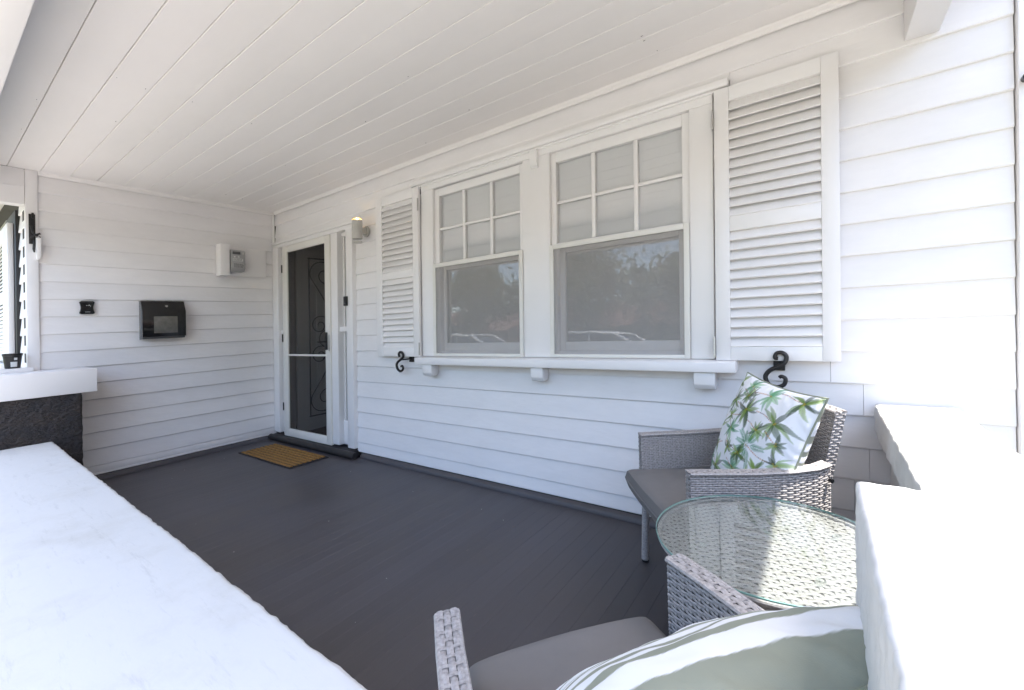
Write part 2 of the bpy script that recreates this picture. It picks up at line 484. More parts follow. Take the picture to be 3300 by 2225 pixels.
wb = MB()
zt = ZC + .6
wb.box(-.2, .03, .034, .16, -.5, zt)                 # left of the door
wb.box(1.49, 2.68, .034, .16, -.5, zt)
wb.box(2.68, 4.68, .034, .16, -.5, lev(1.19))
wb.box(2.68, 4.68, .034, .16, lev(2.565), zt)
wb.box(3.57, 3.787, .034, .16, lev(1.19), lev(2.565))
wb.box(4.68, 5.95, .034, .16, -.5, zt)
wb.box(.03, 1.49, .034, .16, lev(2.45), zt)
wb.box(.03, 1.49, .034, .16, -.5, -.03)
wall_b = wb.build("wall", m_crack, H, label="wall with the two windows and the door")
wall_l = MB().box(-.16, -.034, -1.97, .034, -.5, zt).build("wall", m_crack, H, label="wall on the left with the mailbox")

zr0 = lev(0.341); zl0 = lev(0.328)
DHT = lev(2.494)
split = {5: [5.30], 4: [5.42], 2: [5.44], 1: [5.385], 3: [], 0: []}
for k in range(-1, 20):
    z0 = zr0 + k * P; z1 = z0 + P
    if k == -1: z0 = .046
    if z0 > ZC + .35: break
    segs = []
    if z1 <= lev(1.19) + .001 or (k <= 5):
        segs = [(1.587, 5.889)]
    elif k == 14:
        segs = [(1.657, 2.56), (4.79, 5.889)]
    elif k == 15:
        segs = [(.023, 2.439), (4.881, 5.889)]
    elif k >= 16:
        segs = [(.001, 5.889)]
    else:
        segs = [(1.587, 2.56), (4.79, 5.889)]
    for a, b_ in segs:
        z1c = z1
        if k <= 5 and z1 > lev(1.19): z1c = z1
        cuts = [a] + [c for c in split.get(k, []) if a < c < b_] + [b_]
        for c0, c1 in zip(cuts[:-1], cuts[1:]):
            # the ceiling covers only x < 5.566
            board(wall_b, 'B', c0 + (.0008 if c0 != a else 0), c1 - (.0008 if c1 != b_ else 0), z0, z1c)
board(wall_b, 'B', .023, 1.656, DHT, lev(2.561)); board(wall_b, 'B', 2.44, 4.88, lev(2.669), lev(2.709))
for k in range(-1, 18):
    z0 = zl0 + k * P; z1 = z0 + P
    if k == -1:
        # plain base board with a bead
        MB().box(-.03, .004, -1.90, -.002, .046, zl0 - .062).build("skirting_board", m_trim, wall_l, bevel=.003)
        MB().box(-.03, -.001, -1.90, -.002, zl0 - .0605, zl0 - .001).build("board", m_board, wall_l, bevel=.003)
        continue
    if z0 > ZC: break
    board(wall_l, 'L', -1.90, -.002, z0, min(z1, ZC - .001))
# quads at the floor, painted with the floor
def quad(axis, a, b):
    pr = [(0, 0), (.030, 0), (.029, .012), (.023, .026), (.012, .037), (0, .044)]
    if axis == 'x': poly = [(-.0005 - n_, z_) for n_, z_ in pr]
    else: poly = [(.006 + n_, z_) for n_, z_ in pr]
    MB().prism(poly, axis, a, b).build("floor_moulding", m_floor, H, smooth=True)
quad('x', 1.66, 5.5); quad('y', -1.9, -.1)
# cornice strip at the ceiling
def cornice(axis, a, b):
    pr = [(0, -.034), (.010, -.034), (.016, -.026), (.018, -.010), (.026, -.001), (0, -.001)]
    poly = [(-.001 - n_, ZC + z_) if axis == 'x' else (.001 + n_, ZC + z_) for n_, z_ in pr]
    MB().prism(poly, axis, a, b).build("cornice", m_ceil, H)
cornice('x', .03, 5.565); cornice('y', -1.9, -.001)
# corner boards
box("corner_board", m_trim, H, -.05, .012, -1.972, -1.902, -.3, ZC - .001, .003)
box("corner_board", m_trim, H, .001, .022, -.024, -.001, .09, ZC - .036, .003)
box("corner_board", m_trim, H, 5.894, 5.99, -.022, .16, -.5, ZC + .6, .004)
# beams
box("beam", m_trim, H, 5.567, 5.678, -2.42, -.001, lev(2.582), ZC + .3, .004, label="beam along the open right side of the porch roof")
box("beam", m_trim, H, -.5, 5.566, -2.42, -2.281, lev(2.58), ZC + .3, .004, label="beam along the front of the porch roof")
box("beam", m_trim, H, -.10, .005, -2.280, -1.974, lev(2.578), ZC - .001, .004, label="short beam joining the corner board to the front beam")
box("beam_board", m_trim, H, -.102, .009, -2.279, -1.9745, lev(2.72), lev(2.722), 0)
# roof over the porch
MB().prism([(-2.75, lev(2.90)), (-.003, lev(2.93)), (-.003, lev(3.6)), (-2.75, lev(2.98))], 'x', -6, 5.93).build("roof", m_ceil, H)
for a, b in ((-6, -.31), (1.71, 5.98)):
    MB().box(a, b, .162, .22, -.5, ZC + .6).build("inner_wall", m_room, H)
MB().box(-.309, 1.709, .162, .22, 2.56, ZC + .6).build("inner_wall", m_room, H)

# front wall of the neighbouring bay, seen at a grazing angle past the left corner board
wall_f = MB().box(-3.2, -.06, -1.94, -1.80, -.5, lev(2.9)).build("wall", m_crack, H, label="street side wall of the left bay")
for k in range(-3, 18):
    z0 = zl0 + k * P
    board(wall_f, 'F', -.345, -.051, z0)
for k in range(-3, 7):
    z0 = zl0 + k * P
    board(wall_f, 'F', -3.1, -.347, z0)
bw = MB()
bw.box(-.95, -.35, -1.992, -1.945, lev(1.30), lev(2.60))
bwin = bw.build("window", m_blackpl, H, label="window with a black frame in the left bay", bevel=.004)
MB().box(-2.4, -.96, -1.985, -1.965, lev(1.30), lev(2.62)).build("pane", m_carg, bwin)
box("window_sill", m_trim, H, -2.6, -.30, -2.09, -1.942, lev(1.245), lev(1.275), .004)

# ---------------------------------------------------------------- double sash window
zs = lev(1.193)
cas = MB()
win = MB().box(2.681, 2.73, -.0, .06, zs + .001, lev(2.56)).box(3.530, 3.569, 0, .06, zs + .001, lev(2.56)) \
    .box(2.7305, 3.5295, 0, .06, lev(2.497), lev(2.56)).box(2.7305, 3.5295, .004, .06, lev(1.925), lev(1.955)) \
    .build("window", m_trim, H, bevel=.003, label="left sash window")
win2 = MB().box(3.788, 3.826, 0, .06, zs + .001, lev(2.564)).box(4.635, 4.679, 0, .06, zs + .001, lev(2.564)) \
    .box(3.8265, 4.6345, 0, .06, lev(2.497), lev(2.564)).box(3.8265, 4.6345, .004, .06, lev(1.925), lev(1.957)) \
    .build("window", m_trim, H, bevel=.003, label="right sash window")
def casing(x0, x1, z0, z1, y0=-.024):
    box("casing", m_trim, H, x0, x1, y0, .033, z0, z1, .0025)
casing(2.541, 2.680, zs, lev(2.5655)); casing(3.570, 3.787, zs, lev(2.5655)); casing(4.680, 4.800, zs, lev(2.5655))
box("casing", m_trim, H, 2.541, 4.800, -.0245, .033, lev(2.566), lev(2.622), .0025)
MB().prism([(.03, lev(2.622)), (-.052, lev(2.622)), (-.058, lev(2.632)), (-.058, lev(2.658)), (-.047, lev(2.662)), (.03, lev(2.668))], 'x', 2.44, 4.878).build("window_head", m_trim, H, bevel=.002)
box("window_head", m_trim, H, 2.50, 4.84, -.036, .03, lev(2.6085), lev(2.6215), .002)
# corbel under the middle of the head
MB().prism([(-.0248, lev(2.608)), (-.055, lev(2.608)), (-.055, lev(2.53)), (-.046, lev(2.50)), (-.0248, lev(2.485))], 'x', 3.650, 3.705).build("corbel", m_trim, H, bevel=.003)

def sash(w, x0, x1, colx, frame_x0, frame_x1):
    z0u, z1u = lev(1.955), lev(2.497)
    zm = lev(2.228)
    # muntins
    for cx in colx:
        MB().box(cx - .0135, cx + .0135, .010, .045, z0u, z1u).build("muntin", m_trim, w, bevel=.004)
    xs_ = [x0] + [c for cx in colx for c in (cx - .0135, cx + .0135)] + [x1]
    for a, b in ((xs_[0], xs_[1]), (xs_[2], xs_[3]), (xs_[4], xs_[5])):
        MB().box(a, b, .0105, .045, zm - .010, zm + .010).build("muntin", m_trim, w, bevel=.004)
        for (za, zb) in ((z0u, zm - .010), (zm + .010, z1u)):
            MB().box(a, b, .028, .032, za, zb).build("pane", m_glass, w)
            # putty and grime line
            MB().box(a, b, .024, .0275, za, za + .003).build("putty", m_crack, w)
    # blind behind the upper panes
    MB().box(x0 - .0, x1 + .0, .036, .040, lev(1.956), lev(2.496)).build("blind", m_blind, w)
    # lower sash behind flyscreen: rails, pane, blind
    xl0, xl1 = frame_x0 + .03, frame_x1 - .03
    fz0, fz1 = lev(1.197), lev(1.924)
    MB().box(xl0, xl0 + .045, .045, .075, fz0, fz1).box(xl1 - .045, xl1, .045, .075, fz0, fz1).box(xl0 + .0455, xl1 - .0455, .045, .075, fz0, fz0 + .095) \
        .box(xl0 + .0455, xl1 - .0455, .045, .075, fz1 - .03, fz1).build("lower_sash", m_trim, w, bevel=.003)
    MB().box(xl0 + .045, xl1 - .045, .058, .062, fz0 + .095, fz1 - .03).build("pane", m_glass, w)
    MB().box(xl0, xl1, .078, .082, fz0, fz1).build("blind", m_blind2, w)
    # flyscreen frame, stands proud of the casing
    t = .030
    X0, X1, Z0, Z1 = frame_x0, frame_x1, lev(1.194), lev(1.943)
    MB().box(X0, X0 + t, -.034, -.0245, Z0, Z1).box(X1 - t, X1, -.034, -.0245, Z0, Z1) \
        .box(X0 + t + .0004, X1 - t - .0004, -.034, -.0245, Z1 - t, Z1).box(X0 + t + .0004, X1 - t - .0004, -.034, -.0245, Z0, Z0 + t * .7) \
        .build("screen_frame", m_cream, w, bevel=.0015)
    MB().box(X0 + t, X1 - t, -.0285, -.0275, Z0 + t * .7, Z1 - t).build("flyscreen", m_fly, w)
sash(win, 2.7305, 3.5295, (2.989, 3.264), 2.681, 3.569)
sash(win2, 3.8265, 4.6345, (4.090, 4.366), 3.787, 4.678)
# sill and its brackets
MB().prism([(.03, zs - .002), (-.020, zs - .003), (-.105, zs - .010), (-.105, lev(1.130)), (.03, lev(1.130))], 'x', 2.529, 4.909).build("window_sill", m_trim, H, bevel=.003)
for x0, x1 in ((2.597, 2.735), (3.655, 3.785), (4.70, 4.84)):
    MB().prism([(-.0012, lev(1.1295)), (-.085, lev(1.1295)), (-.085, lev(1.062)), (-.070, lev(1.036)), (-.02, lev(1.036)), (-.0012, lev(1.06))], 'x', x0 + .005, x1 - .03).build("sill_bracket", m_trim, H, bevel=.004)
# a strip that closes the wall behind the sill
box("board", m_board, wall_b, 2.561, 4.789, -.0005, .033, lev(1.081), lev(1.1298), 0)

# shutters
def shutter(x0, x1, z0, z1, ylo, yhi, stile_l, stile_r, n_up, n_lo, top, mid0, mid1, bot, label, cam_gap=.0):
    s = MB().box(x0, x0 + stile_l, ylo, yhi, z0, z1).box(x1 - stile_r, x1, ylo, yhi, z0, z1)
    a, b = x0 + stile_l, x1 - stile_r
    s.box(a + .0003, b - .0003, ylo + .001, yhi - .001, top, z1).box(a + .0003, b - .0003, ylo + .001, yhi - .001, mid0, mid1).box(a + .0003, b - .0003, ylo + .001, yhi - .001, z0, bot)
    o = s.build("shutter", m_trim, H, bevel=.002, label=label)
    yc = (ylo + yhi) / 2
    for zlo, zhi, n in ((bot, mid0, n_lo), (mid1, top, n_up)):
        st = (zhi - zlo) / n
        for i in range(n):
            zc = zlo + (i + .5) * st
            an = R(57) + rnd.uniform(-.03, .03); hw = st * .57; ht = .0045
            c_, s_ = math.cos(an), math.sin(an)
            # outer edge lower, inner edge higher
            pts = []
            for (u, v) in ((-hw, -ht), (hw, -ht), (hw, ht), (-hw, ht)):
                yy = u * c_ - v * s_; zz = u * s_ + v * c_
                pts.append((min(max(yc + yy, ylo - .004), yhi), zc + zz))
            MB().prism(pts, 'x', a + .0005, b - .0005).build("slat", m_trim, o)
    return o
shutter(1.981, 2.536, lev(1.188), lev(2.612), -.055, -.026, .081, .069, 12, 12, lev(2.533), lev(1.868), lev(1.930), lev(1.262), "small looking louvred shutter beside the wall lamp")
shutter(4.812, 5.338, lev(1.190), lev(2.611), -.055, -.026, .070, .068, 12, 12, lev(2.537), lev(1.861), lev(1.935), lev(1.26), "louvred shutter above the wicker chair")
for (x_, zz) in ((2.539, 2.458), (2.539, 1.255), (4.806, 2.458), (4.806, 1.26)):
    MB().box(x_ - .004, x_ + .004, -.057, -.052, lev(zz - .05), lev(zz + .05)).tube([(x_, -.060, lev(zz - .052) ), (x_, -.060, lev(zz + .052))], .005, 8).build("hinge", m_chrome, H)
# far shutter of the left bay
s = shutter(-2.3, -.44, lev(1.30), lev(2.50), -2.030, -1.995, .3, .34, 14, 14, lev(2.40), lev(1.86), lev(1.92), lev(1.36), "louvred shutter on the bay window beyond the corner")

# ---------------------------------------------------------------- door set
DH = lev(2.465)
dz0 = lev(.285)
box("door_head", m_trim, H, .016, 1.60, -.030, .033, lev(2.425), DH, .003)
MB().box(-.0 + .024, 1.655, -.046, .033, DH + .0005, DH + .028).build("door_head", m_trim, H, bevel=.003)
MB().box(1.60, 1.655, -.0455, .033, lev(2.425), DH).build("door_head", m_trim, H, bevel=.003)
def jamb(x0, x1, y0=-.028, z0=dz0, z1=lev(2.4245)):
    box("door_jamb", m_trim, H, x0, x1, y0, .10, z0, z1, .002)
jamb(.024, .140, -.030); jamb(.215, .256, -.020); jamb(1.205, 1.315, -.022); jamb(1.478, 1.586, -.034)
# side lights, set back
for (a, b, lab) in ((.1405, .2145, "narrow light left of the door"), (1.3155, 1.4775, "narrow light right of the door")):
    sl = MB().box(a, b, .0, .10, lev(1.425), lev(1.475)).build("sidelight", m_trim, H, bevel=.002, label=lab)
    MB().box(a, b, .03, .10, dz0, lev(.525)).build("panel", m_trim, sl, bevel=.002)
    MB().box(a, b, .03, .10, lev(2.39), lev(2.4245)).build("rail", m_trim, sl, bevel=.002)
    for (za, zb) in ((lev(.525), lev(1.425)), (lev(1.475), lev(2.39))):
        MB().box(a, b, .062, .068, za, zb).build("pane", m_textglass, sl)
        MB().box(a, a + .02, .045, .0615, za, zb).build("glazing_bead", m_trim, sl, bevel=.002)
# screen door
SD0, SD1 = .257, 1.203
sdz0, sdz1 = lev(.270), lev(2.420)
fr = MB()
fr.box(SD0, SD0 + .105, -.038, -.008, sdz0, sdz1).box(SD1 - .088, SD1, -.038, -.008, sdz0, sdz1)
fr.box(SD0 + .1054, SD1 - .0884, -.038, -.008, sdz1 - .075, sdz1).box(SD0 + .1054, SD1 - .0884, -.038, -.008, sdz0, sdz0 + .085)
sd = fr.build("screen_door", m_cream, H, bevel=.003, label="cream framed security screen door with black mesh")
MB().box(SD0 + .105, SD1 - .088, -.034, -.012, lev(1.177), lev(1.197)).build("door_rail", m_cream, sd, bevel=.002)
MB().box(SD0 + .105, SD1 - .088, -.0235, -.0225, lev(.34), lev(1.177)).box(SD0 + .105, SD1 - .088, -.0235, -.0225, lev(1.197), lev(2.345)).build("door_mesh", m_doormesh, sd)
MB().box(1.118, 1.160, -.052, -.0385, lev(1.245), lev(1.425)).build("lock", m_black, sd, bevel=.004)
MB().tube([(1.139, -.052, lev(1.33)), (1.139, -.085, lev(1.33)), (1.10, -.092, lev(1.33)), (1.06, -.092, lev(1.328))], .007, 8).build("door_handle", m_black, sd, smooth=True)
MB().box(1.175, 1.1985, -.0415, -.0385, lev(1.235), lev(1.40)).build("strike_plate", m_chrome, sd, bevel=.001)
for zz in (2.17, 1.38, .60):
    MB().tube([(SD0 - .002, -.043, lev(zz - .045)), (SD0 - .002, -.043, lev(zz + .045))], .007, 8).build("door_hinge", m_blacksat, sd)
# hall behind the door
hb = MB()
hb.box(-.3, -.25, .17, 4.0, -.4, 2.6); hb.box(1.65, 1.7, .17, 4.0, -.4, 2.6); hb.box(-.25, 1.65, 3.95, 4.0, -.4, 2.6)
hb.box(-.25, 1.65, .17, 3.95, 2.5, 2.55)
hb.build("hall", m_hall, H)
MB().box(-.25, 1.65, .10, 3.95, -.02, .045).build("hall_floor", m_hallfloor, H)
leaf = MB().box(.262, .300, .105, .98, .06, lev(2.40)).build("front_door", m_doorleaf, H, bevel=.003, label="painted front door standing open behind the screen")
MB().box(.3005, .306, .34, .78, lev(.72), lev(2.1)).build("door_panel", m_doorleaf, leaf, bevel=.002)
# iron scrollwork on a security grille carried by the open leaf
sx = .335
def arc(cy, cz, r0, r1, a0, a1, n=26):
    return [(sx, cy + (r0 + (r1 - r0) * t) * math.cos(a0 + (a1 - a0) * t), cz + (r0 + (r1 - r0) * t) * math.sin(a0 + (a1 - a0) * t)) for t in np.linspace(0, 1, n)]
sy0, sy1 = .235, .86
zt_, zb_ = lev(2.31), lev(.436)
sc_ = MB()
sc_.tube([(sx, sy0, zb_), (sx, sy0, zt_)], .008, 6); sc_.tube([(sx, sy1, zb_), (sx, sy1, zt_)], .008, 6)
sc_.tube([(sx, sy0 - .015, zt_), (sx, sy1, zt_)], .008, 6); sc_.tube([(sx, sy0 - .015, zb_), (sx, sy1, zb_)], .008, 6)
for sgn, zc in ((1, lev(2.13)), (-1, lev(.62))):
    # big leaf scrolls ending in curls
    a = arc(sy0 + .155, zc, .145, .145, sgn * R(80), sgn * R(200), 20)
    tail = [(sx, sy0 + .03 + .30 * t + .02 * math.sin(t * 3), a[-1][2] - sgn * (.02 + .52 * t)) for t in np.linspace(.05, 1, 16)]
    sc_.tube(a + tail, .0055, 6)
    sc_.tube(arc(sy0 + .20, zc - sgn * .01, .16, .03, sgn * R(100), -sgn * R(330), 34), .0055, 6)
    sc_.tube(arc(sy0 + .40, zc - sgn * .02, .14, .03, sgn * R(260), -sgn * R(160), 34), .0055, 6)
for zc, rr in ((lev(1.51), .12), (lev(1.335), .13), (lev(1.15), .12)):
    off = .13 if rr == .12 else .22
    sc_.tube(arc(sy0 + off, zc, rr, .02, R(40), R(40 + 500), 44), .0055, 6)
    sc_.tube(arc(sy0 + off + .24, zc, rr, .02, R(140), R(140 - 500), 44), .0055, 6)
sc_.build("iron_scroll", m_blacksat, leaf, smooth=True)
# threshold: dark sill with a rounded nosing
th = MB().box(-.0 + .03, 1.60, -.075, .099, .0005, .060).build("threshold", m_threshold, H, bevel=.004, label="black door step with a rounded nosing")
MB().tube([(.035, -.082, .034), (.3, -.085, .035), (.9, -.085, .033), (1.63, -.083, .035), (1.668, -.083, .034)], .034, 18).build("nosing", m_threshold, th, smooth=True)

# ---------------------------------------------------------------- rough masonry helpers
def rough_block(name, m, parent, x0, x1, y0, y1, z0, z1, amp=.006, cell=.03, rnd_edge=.012, seed=1, skew=0.0, bulge=0.0, freq=14):
    from mathutils import noise as mn
    bm = bmesh.new()
    dims = (x1 - x0, y1 - y0, z1 - z0)
    n = [max(2, int(d / cell)) for d in dims]
    def grid(axis, side):
        a, b = [i for i in range(3) if i != axis]
        idx = {}
        for i in range(n[a] + 1):
            for j in range(n[b] + 1):
                p = [0, 0, 0]; p[a] = i / n[a]; p[b] = j / n[b]; p[axis] = side
                idx[i, j] = bm.verts.new(p)
        for i in range(n[a]):
            for j in range(n[b]):
                bm.faces.new((idx[i, j], idx[i + 1, j], idx[i + 1, j + 1], idx[i, j + 1]))
    for ax in range(3):
        for sd_ in (0, 1): grid(ax, sd_)
    bmesh.ops.remove_doubles(bm, verts=bm.verts, dist=1e-5)
    bmesh.ops.recalc_face_normals(bm, faces=bm.faces)
    lo = Vector((x0, y0, z0))
    for v in bm.verts:
        p = Vector((v.co.x * dims[0], v.co.y * dims[1], v.co.z * dims[2]))
        c = Vector(dims) / 2
        # round edges
        q = Vector([min(max(p[i], rnd_edge), dims[i] - rnd_edge) for i in range(3)])
        d = p - q
        nrm = d.normalized() if d.length > 1e-9 else Vector((0, 0, 0))
        if d.length > 1e-9: p = q + nrm * rnd_edge
        w_ = p + lo + Vector((seed * 3.7, seed * 1.3, 0))
        dn = mn.noise(w_ * freq) * amp + mn.noise(w_ * freq * 3.1) * amp * .45 + mn.noise(w_ * 3.0) * amp * .8
        if bulge:
            fz = 1 - (2 * p.z / dims[2] - 1) ** 2; fy = 1 - (2 * p.y / dims[1] - 1) ** 2
            dn += bulge * (fz * .6 + .4 * fy) * 1.0
        if abs(nrm.z) > .995 and bulge == 0.0: dn *= .22      # the trowelled top is flatter than the broken edges
        p = p + nrm * dn
        p = p + lo
        p.y += skew * (p.x - x0)
        p.z += SH * p.y
        v.co = p
    me = bpy.data.meshes.new(name); bm.to_mesh(me); bm.free()
    me.polygons.foreach_set("use_smooth", [True] * len(me.polygons))
    me.materials.append(m)
    o = bpy.data.objects.new(name, me); sc.collection.objects.link(o)
    if parent: o.parent = parent
    return o

# low front wall with white coping
fw = tag(empty("low_wall"), "long low porch wall across the front with a wide rough white coping", "wall")
rough_block("coping", m_render, fw, .462, 4.60, -2.52, -1.900, lev(.69) - .10, lev(.69), .0034, .012, .009, 3, -.0211, freq=30)
rough_block("wall_face", m_stone, fw, .47, 4.56, -2.47, -1.96, gz - .01, lev(.69) - .095, .01, .05, .02, 4, -.021)
# left pillar
lp = tag(empty("stone_pillar"), "dark stone pillar with thick white cap at the left wall, flower pot on top", "pillar")
box("pillar_cap", m_trim, lp, .016, .452, -2.42, -1.640, lev(1.034), lev(1.222), .004)
rough_block("pillar_shaft", m_stone, lp, .030, .435, -2.36, -1.725, gz - .01, lev(1.036), .006, .018, .008, 6, bulge=.0, freq=16)
# right side wall and right pillar
sw = tag(empty("side_wall"), "white side wall of the porch with rough coping in full sun", "wall")
rough_block("coping", m_render, sw, 5.456, 5.722, -1.84, -.006, lev(1.0) - .125, lev(1.0), .0042, .010, .010, 8, freq=22)
rough_block("wall_face", m_render, sw, 5.505, 5.665, -1.86, -.02, gz - .01, lev(1.0) - .12, .004, .04, .02, 9)
rp = tag(empty("corner_pillar"), "sunlit white capped pillar at the front right corner, nearest the viewer", "pillar")
rough_block("pillar_cap", m_render, rp, 5.296, 5.80, -2.47, -1.850, lev(1.22) - .19, lev(1.22), .0026, .005, .003, 10, freq=60)
rough_block("pillar_shaft", m_render, rp, 5.325, 5.77, -2.44, -1.875, gz - .01, lev(1.22) - .185, .008, .03, .02, 11)
box("post", m_trim, rp, 5.56, 5.69, -2.42, -2.30, lev(1.225), lev(2.581), .004)

# ---------------------------------------------------------------- small fittings
# mailbox on the left wall
mbx = tag(empty("mailbox"), "black wall mailbox with small viewing pane and round lock", "mailbox")
y0, y1, z0, z1 = -1.262, -.922, lev(1.437), lev(1.800)
prof = [(.002, z0), (.098, z0 + .004), (.112, z0 + .035), (.112, z1 - .10), (.062, z1 - .004), (.002, z1)]
MB().prism(prof, 'y', y0 + .004, y1 - .004).build("mailbox_body", m_grey_dk, mbx, bevel=.002)
MB().prism([(.1125, z0 + .022), (.1165, z0 + .022), (.1165, z1 - .098), (.066, z1 - .001), (.002, z1 + .005), (.002, z1 + .001), (.0635, z1 - .004), (.1125, z1 - .10)], 'y', y0, y1).build("mailbox_lid", m_black, mbx, bevel=.001)
box("mailbox_pane", mat("smoked_pane", (.12, .115, .10), .12, var=.3, vscale=20), mbx, .117, .1185, y0 + .085, y1 - .07, z0 + .055, z0 + .215, .0005)
MB().tube([(.088, (y0 + y1) / 2 + .02, z1 - .052), (.096, (y0 + y1) / 2 + .02, z1 - .047)], .011, 16).build("mailbox_lock", m_chrome, mbx, smooth=True)
for yy in (y0 + .09, y1 - .11):
    MB().tube([(.012, yy - .03, z1 + .006), (.012, yy + .03, z1 + .006)], .005, 8).build("mailbox_hinge", m_chrome, mbx)
# small black call unit
wf = tag(empty("doorbell_chime"), "small black box with waisted sides and tiny white marks left of the mailbox", "wall box")
ya, yb, za, zb = -1.668, -1.568, lev(1.683), lev(1.797)
pts = []
for t in np.linspace(0, 1, 9): pts.append((ya + .010 * math.sin(math.pi * t), za + .008 + (zb - za - .016) * t))
for t in np.linspace(1, 0, 9): pts.append((yb - .010 * math.sin(math.pi * t), za + .008 + (zb - za - .016) * t))
pts = pts[:9] + [(ya + .012, zb), (yb - .012, zb)] + pts[9:] + [(yb - .012, za), (ya + .012, za)]
MB().prism([(p[0], p[1]) for p in pts], 'x', .002, .030).build("casing_box", m_black, wf, bevel=.004)
mk = MB()
for i_, (dy, hh) in enumerate(((0, .004), (.009, .004), (.017, .010), (.026, .004), (.026, .004))):
    mk.box(.0302, .0308, -1.625 + dy, -1.621 + dy, lev(1.755) + (.0 if i_ < 4 else -.009), lev(1.755) + hh + (.0 if i_ < 4 else -.009))
for dy in range(7):
    mk.box(.0302, .0308, -1.630 + dy * .0045, -1.6275 + dy * .0045, lev(1.699), lev(1.703) + (.002 if dy % 3 == 0 else 0))
mk.build("printed_marks", m_label, wf)
# electricity meter
em = tag(empty("electricity_meter"), "grey electricity meter in white open box near the door corner", "meter")
box("meter_board", m_trim, em, .003, .022, -.498, -.108, lev(2.09), lev(2.405), .002)
MB().box(.002, .016, -.108, -.104, lev(2.09), lev(2.41)).build("meter_board_edge", m_trim, em)
box("meter_box_side", m_trim, em, .003, .118, -.612, -.522, lev(2.08), lev(2.415), .003)
mp_ = [(.023, lev(2.365)), (.112, lev(2.362)), (.126, lev(2.345)), (.126, lev(2.225)), (.132, lev(2.222)), (.132, lev(2.165)), (.105, lev(2.130)), (.023, lev(2.128))]
MB().prism(mp_, 'y', -.512, -.372).build("meter_body", m_grey_pl, em, bevel=.004)
box("meter_display", m_grey_dk, em, .1262, .1275, -.498, -.420, lev(2.312), lev(2.342), .0005)
for yy in (-.478, -.438): MB().tube([(.126, yy, lev(2.285)), (.1285, yy, lev(2.285))], .009, 14).build("meter_button", m_grey_lt, em)
MB().tube([(.126, -.395, lev(2.325)), (.129, -.395, lev(2.325))], .011, 14).build("meter_port", m_chrome, em)
box("meter_plate", m_grey_lt, em, .1262, .1275, -.495, -.395, lev(2.238), lev(2.268), .0005)
tx = MB()
for r_ in range(3):
    yy = -.49
    while yy < -.41:
        ww = rnd.uniform(.004, .014); tx.box(.1276, .1279, yy, yy + ww, lev(2.244 + r_ * .008), lev(2.2475 + r_ * .008)); yy += ww + .004
for r_ in range(4):
    yy = -.485
    while yy < -.40:
        ww = rnd.uniform(.006, .018); tx.box(.1322, .1325, yy, yy + ww, lev(2.172 + r_ * .011), lev(2.177 + r_ * .011)); yy += ww + .004
tx.build("meter_print", m_grey_dk, em)
# up-down wall lamp
la = tag(empty("wall_lamp"), "cylindrical stone coloured wall lamp lit at the top, between door and shutter", "lamp")
lx, ly = 1.775, -.105
MB().lathe([(.045, -.082), (.047, -.080), (.047, .085), (.045, .087)], lx, ly, 28, z=lev(2.36)).build("lamp_body", m_lampb, la, smooth=True)
MB().lathe([(.044, -.118), (.046, -.113), (.046, -.107), (.044, -.105)], lx, ly, 28, z=lev(2.36)).build("lamp_ring", m_lampb, la, smooth=True)
MB().lathe([(.036, -.105), (.036, -.082)], lx, ly, 24, z=lev(2.36)).build("lamp_glass", m_glass, la)
MB().lathe([(.030, .0875), (.030, .0885)], lx, ly, 24, z=lev(2.36)).build("lamp_diffuser", m_amber, la)
for a in (0, 1.57, 3.14, 4.71):
    cx_, cy_ = lx + .042 * math.cos(a + .6), ly + .042 * math.sin(a + .6)
    MB().tube([(cx_, cy_, lev(2.36) + .087), (cx_, cy_, lev(2.36) + .104)], .004, 8).build("lamp_pin", m_chrome, la)
MB().lathe([(.044, .104), (.046, .105), (.046, .109), (.044, .110), (.036, .1095), (.036, .1045)], lx, ly, 28, z=lev(2.36)).build("lamp_ring", m_lampb, la, smooth=True)
MB().box(lx - .025, lx + .025, ly + .04, -.012, lev(2.33), lev(2.39)).build("lamp_arm", m_lampb, la, bevel=.004)
MB().prism([(lx + .045 * math.cos(a), lev(2.36) + .05 * math.sin(a)) for a in np.linspace(0, 2 * math.pi, 24, endpoint=False)], 'y', -.016, -.001).build("lamp_base", m_lampb, la, bevel=.002)
sp = bpy.data.lights.new("lamp_bulb", 'SPOT'); sp.energy = 7; sp.color = (1.0, .62, .24); sp.spot_size = R(100); sp.spot_blend = .7; sp.shadow_soft_size = .02
spo = bpy.data.objects.new("lamp_bulb", sp); sc.collection.objects.link(spo); spo.parent = la
spo.location = (lx, ly, lev(2.36) + .094 + SH * ly); spo.rotation_euler = (math.pi, 0, 0)
# door bell button
db = tag(MB().box(1.463, 1.511, -.056, -.0345, lev(1.676), lev(1.768)).build("doorbell", m_black, bevel=.004), "slim black video doorbell on the white door frame", "doorbell")
MB().tube([(1.487, -.056, lev(1.700)), (1.487, -.0575, lev(1.700))], .010, 16).build("bell_button", m_grey_dk, db)
MB().tube([(1.487, -.056, lev(1.745)), (1.487, -.058, lev(1.745))], .007, 16).build("bell_lens", m_carg, db)
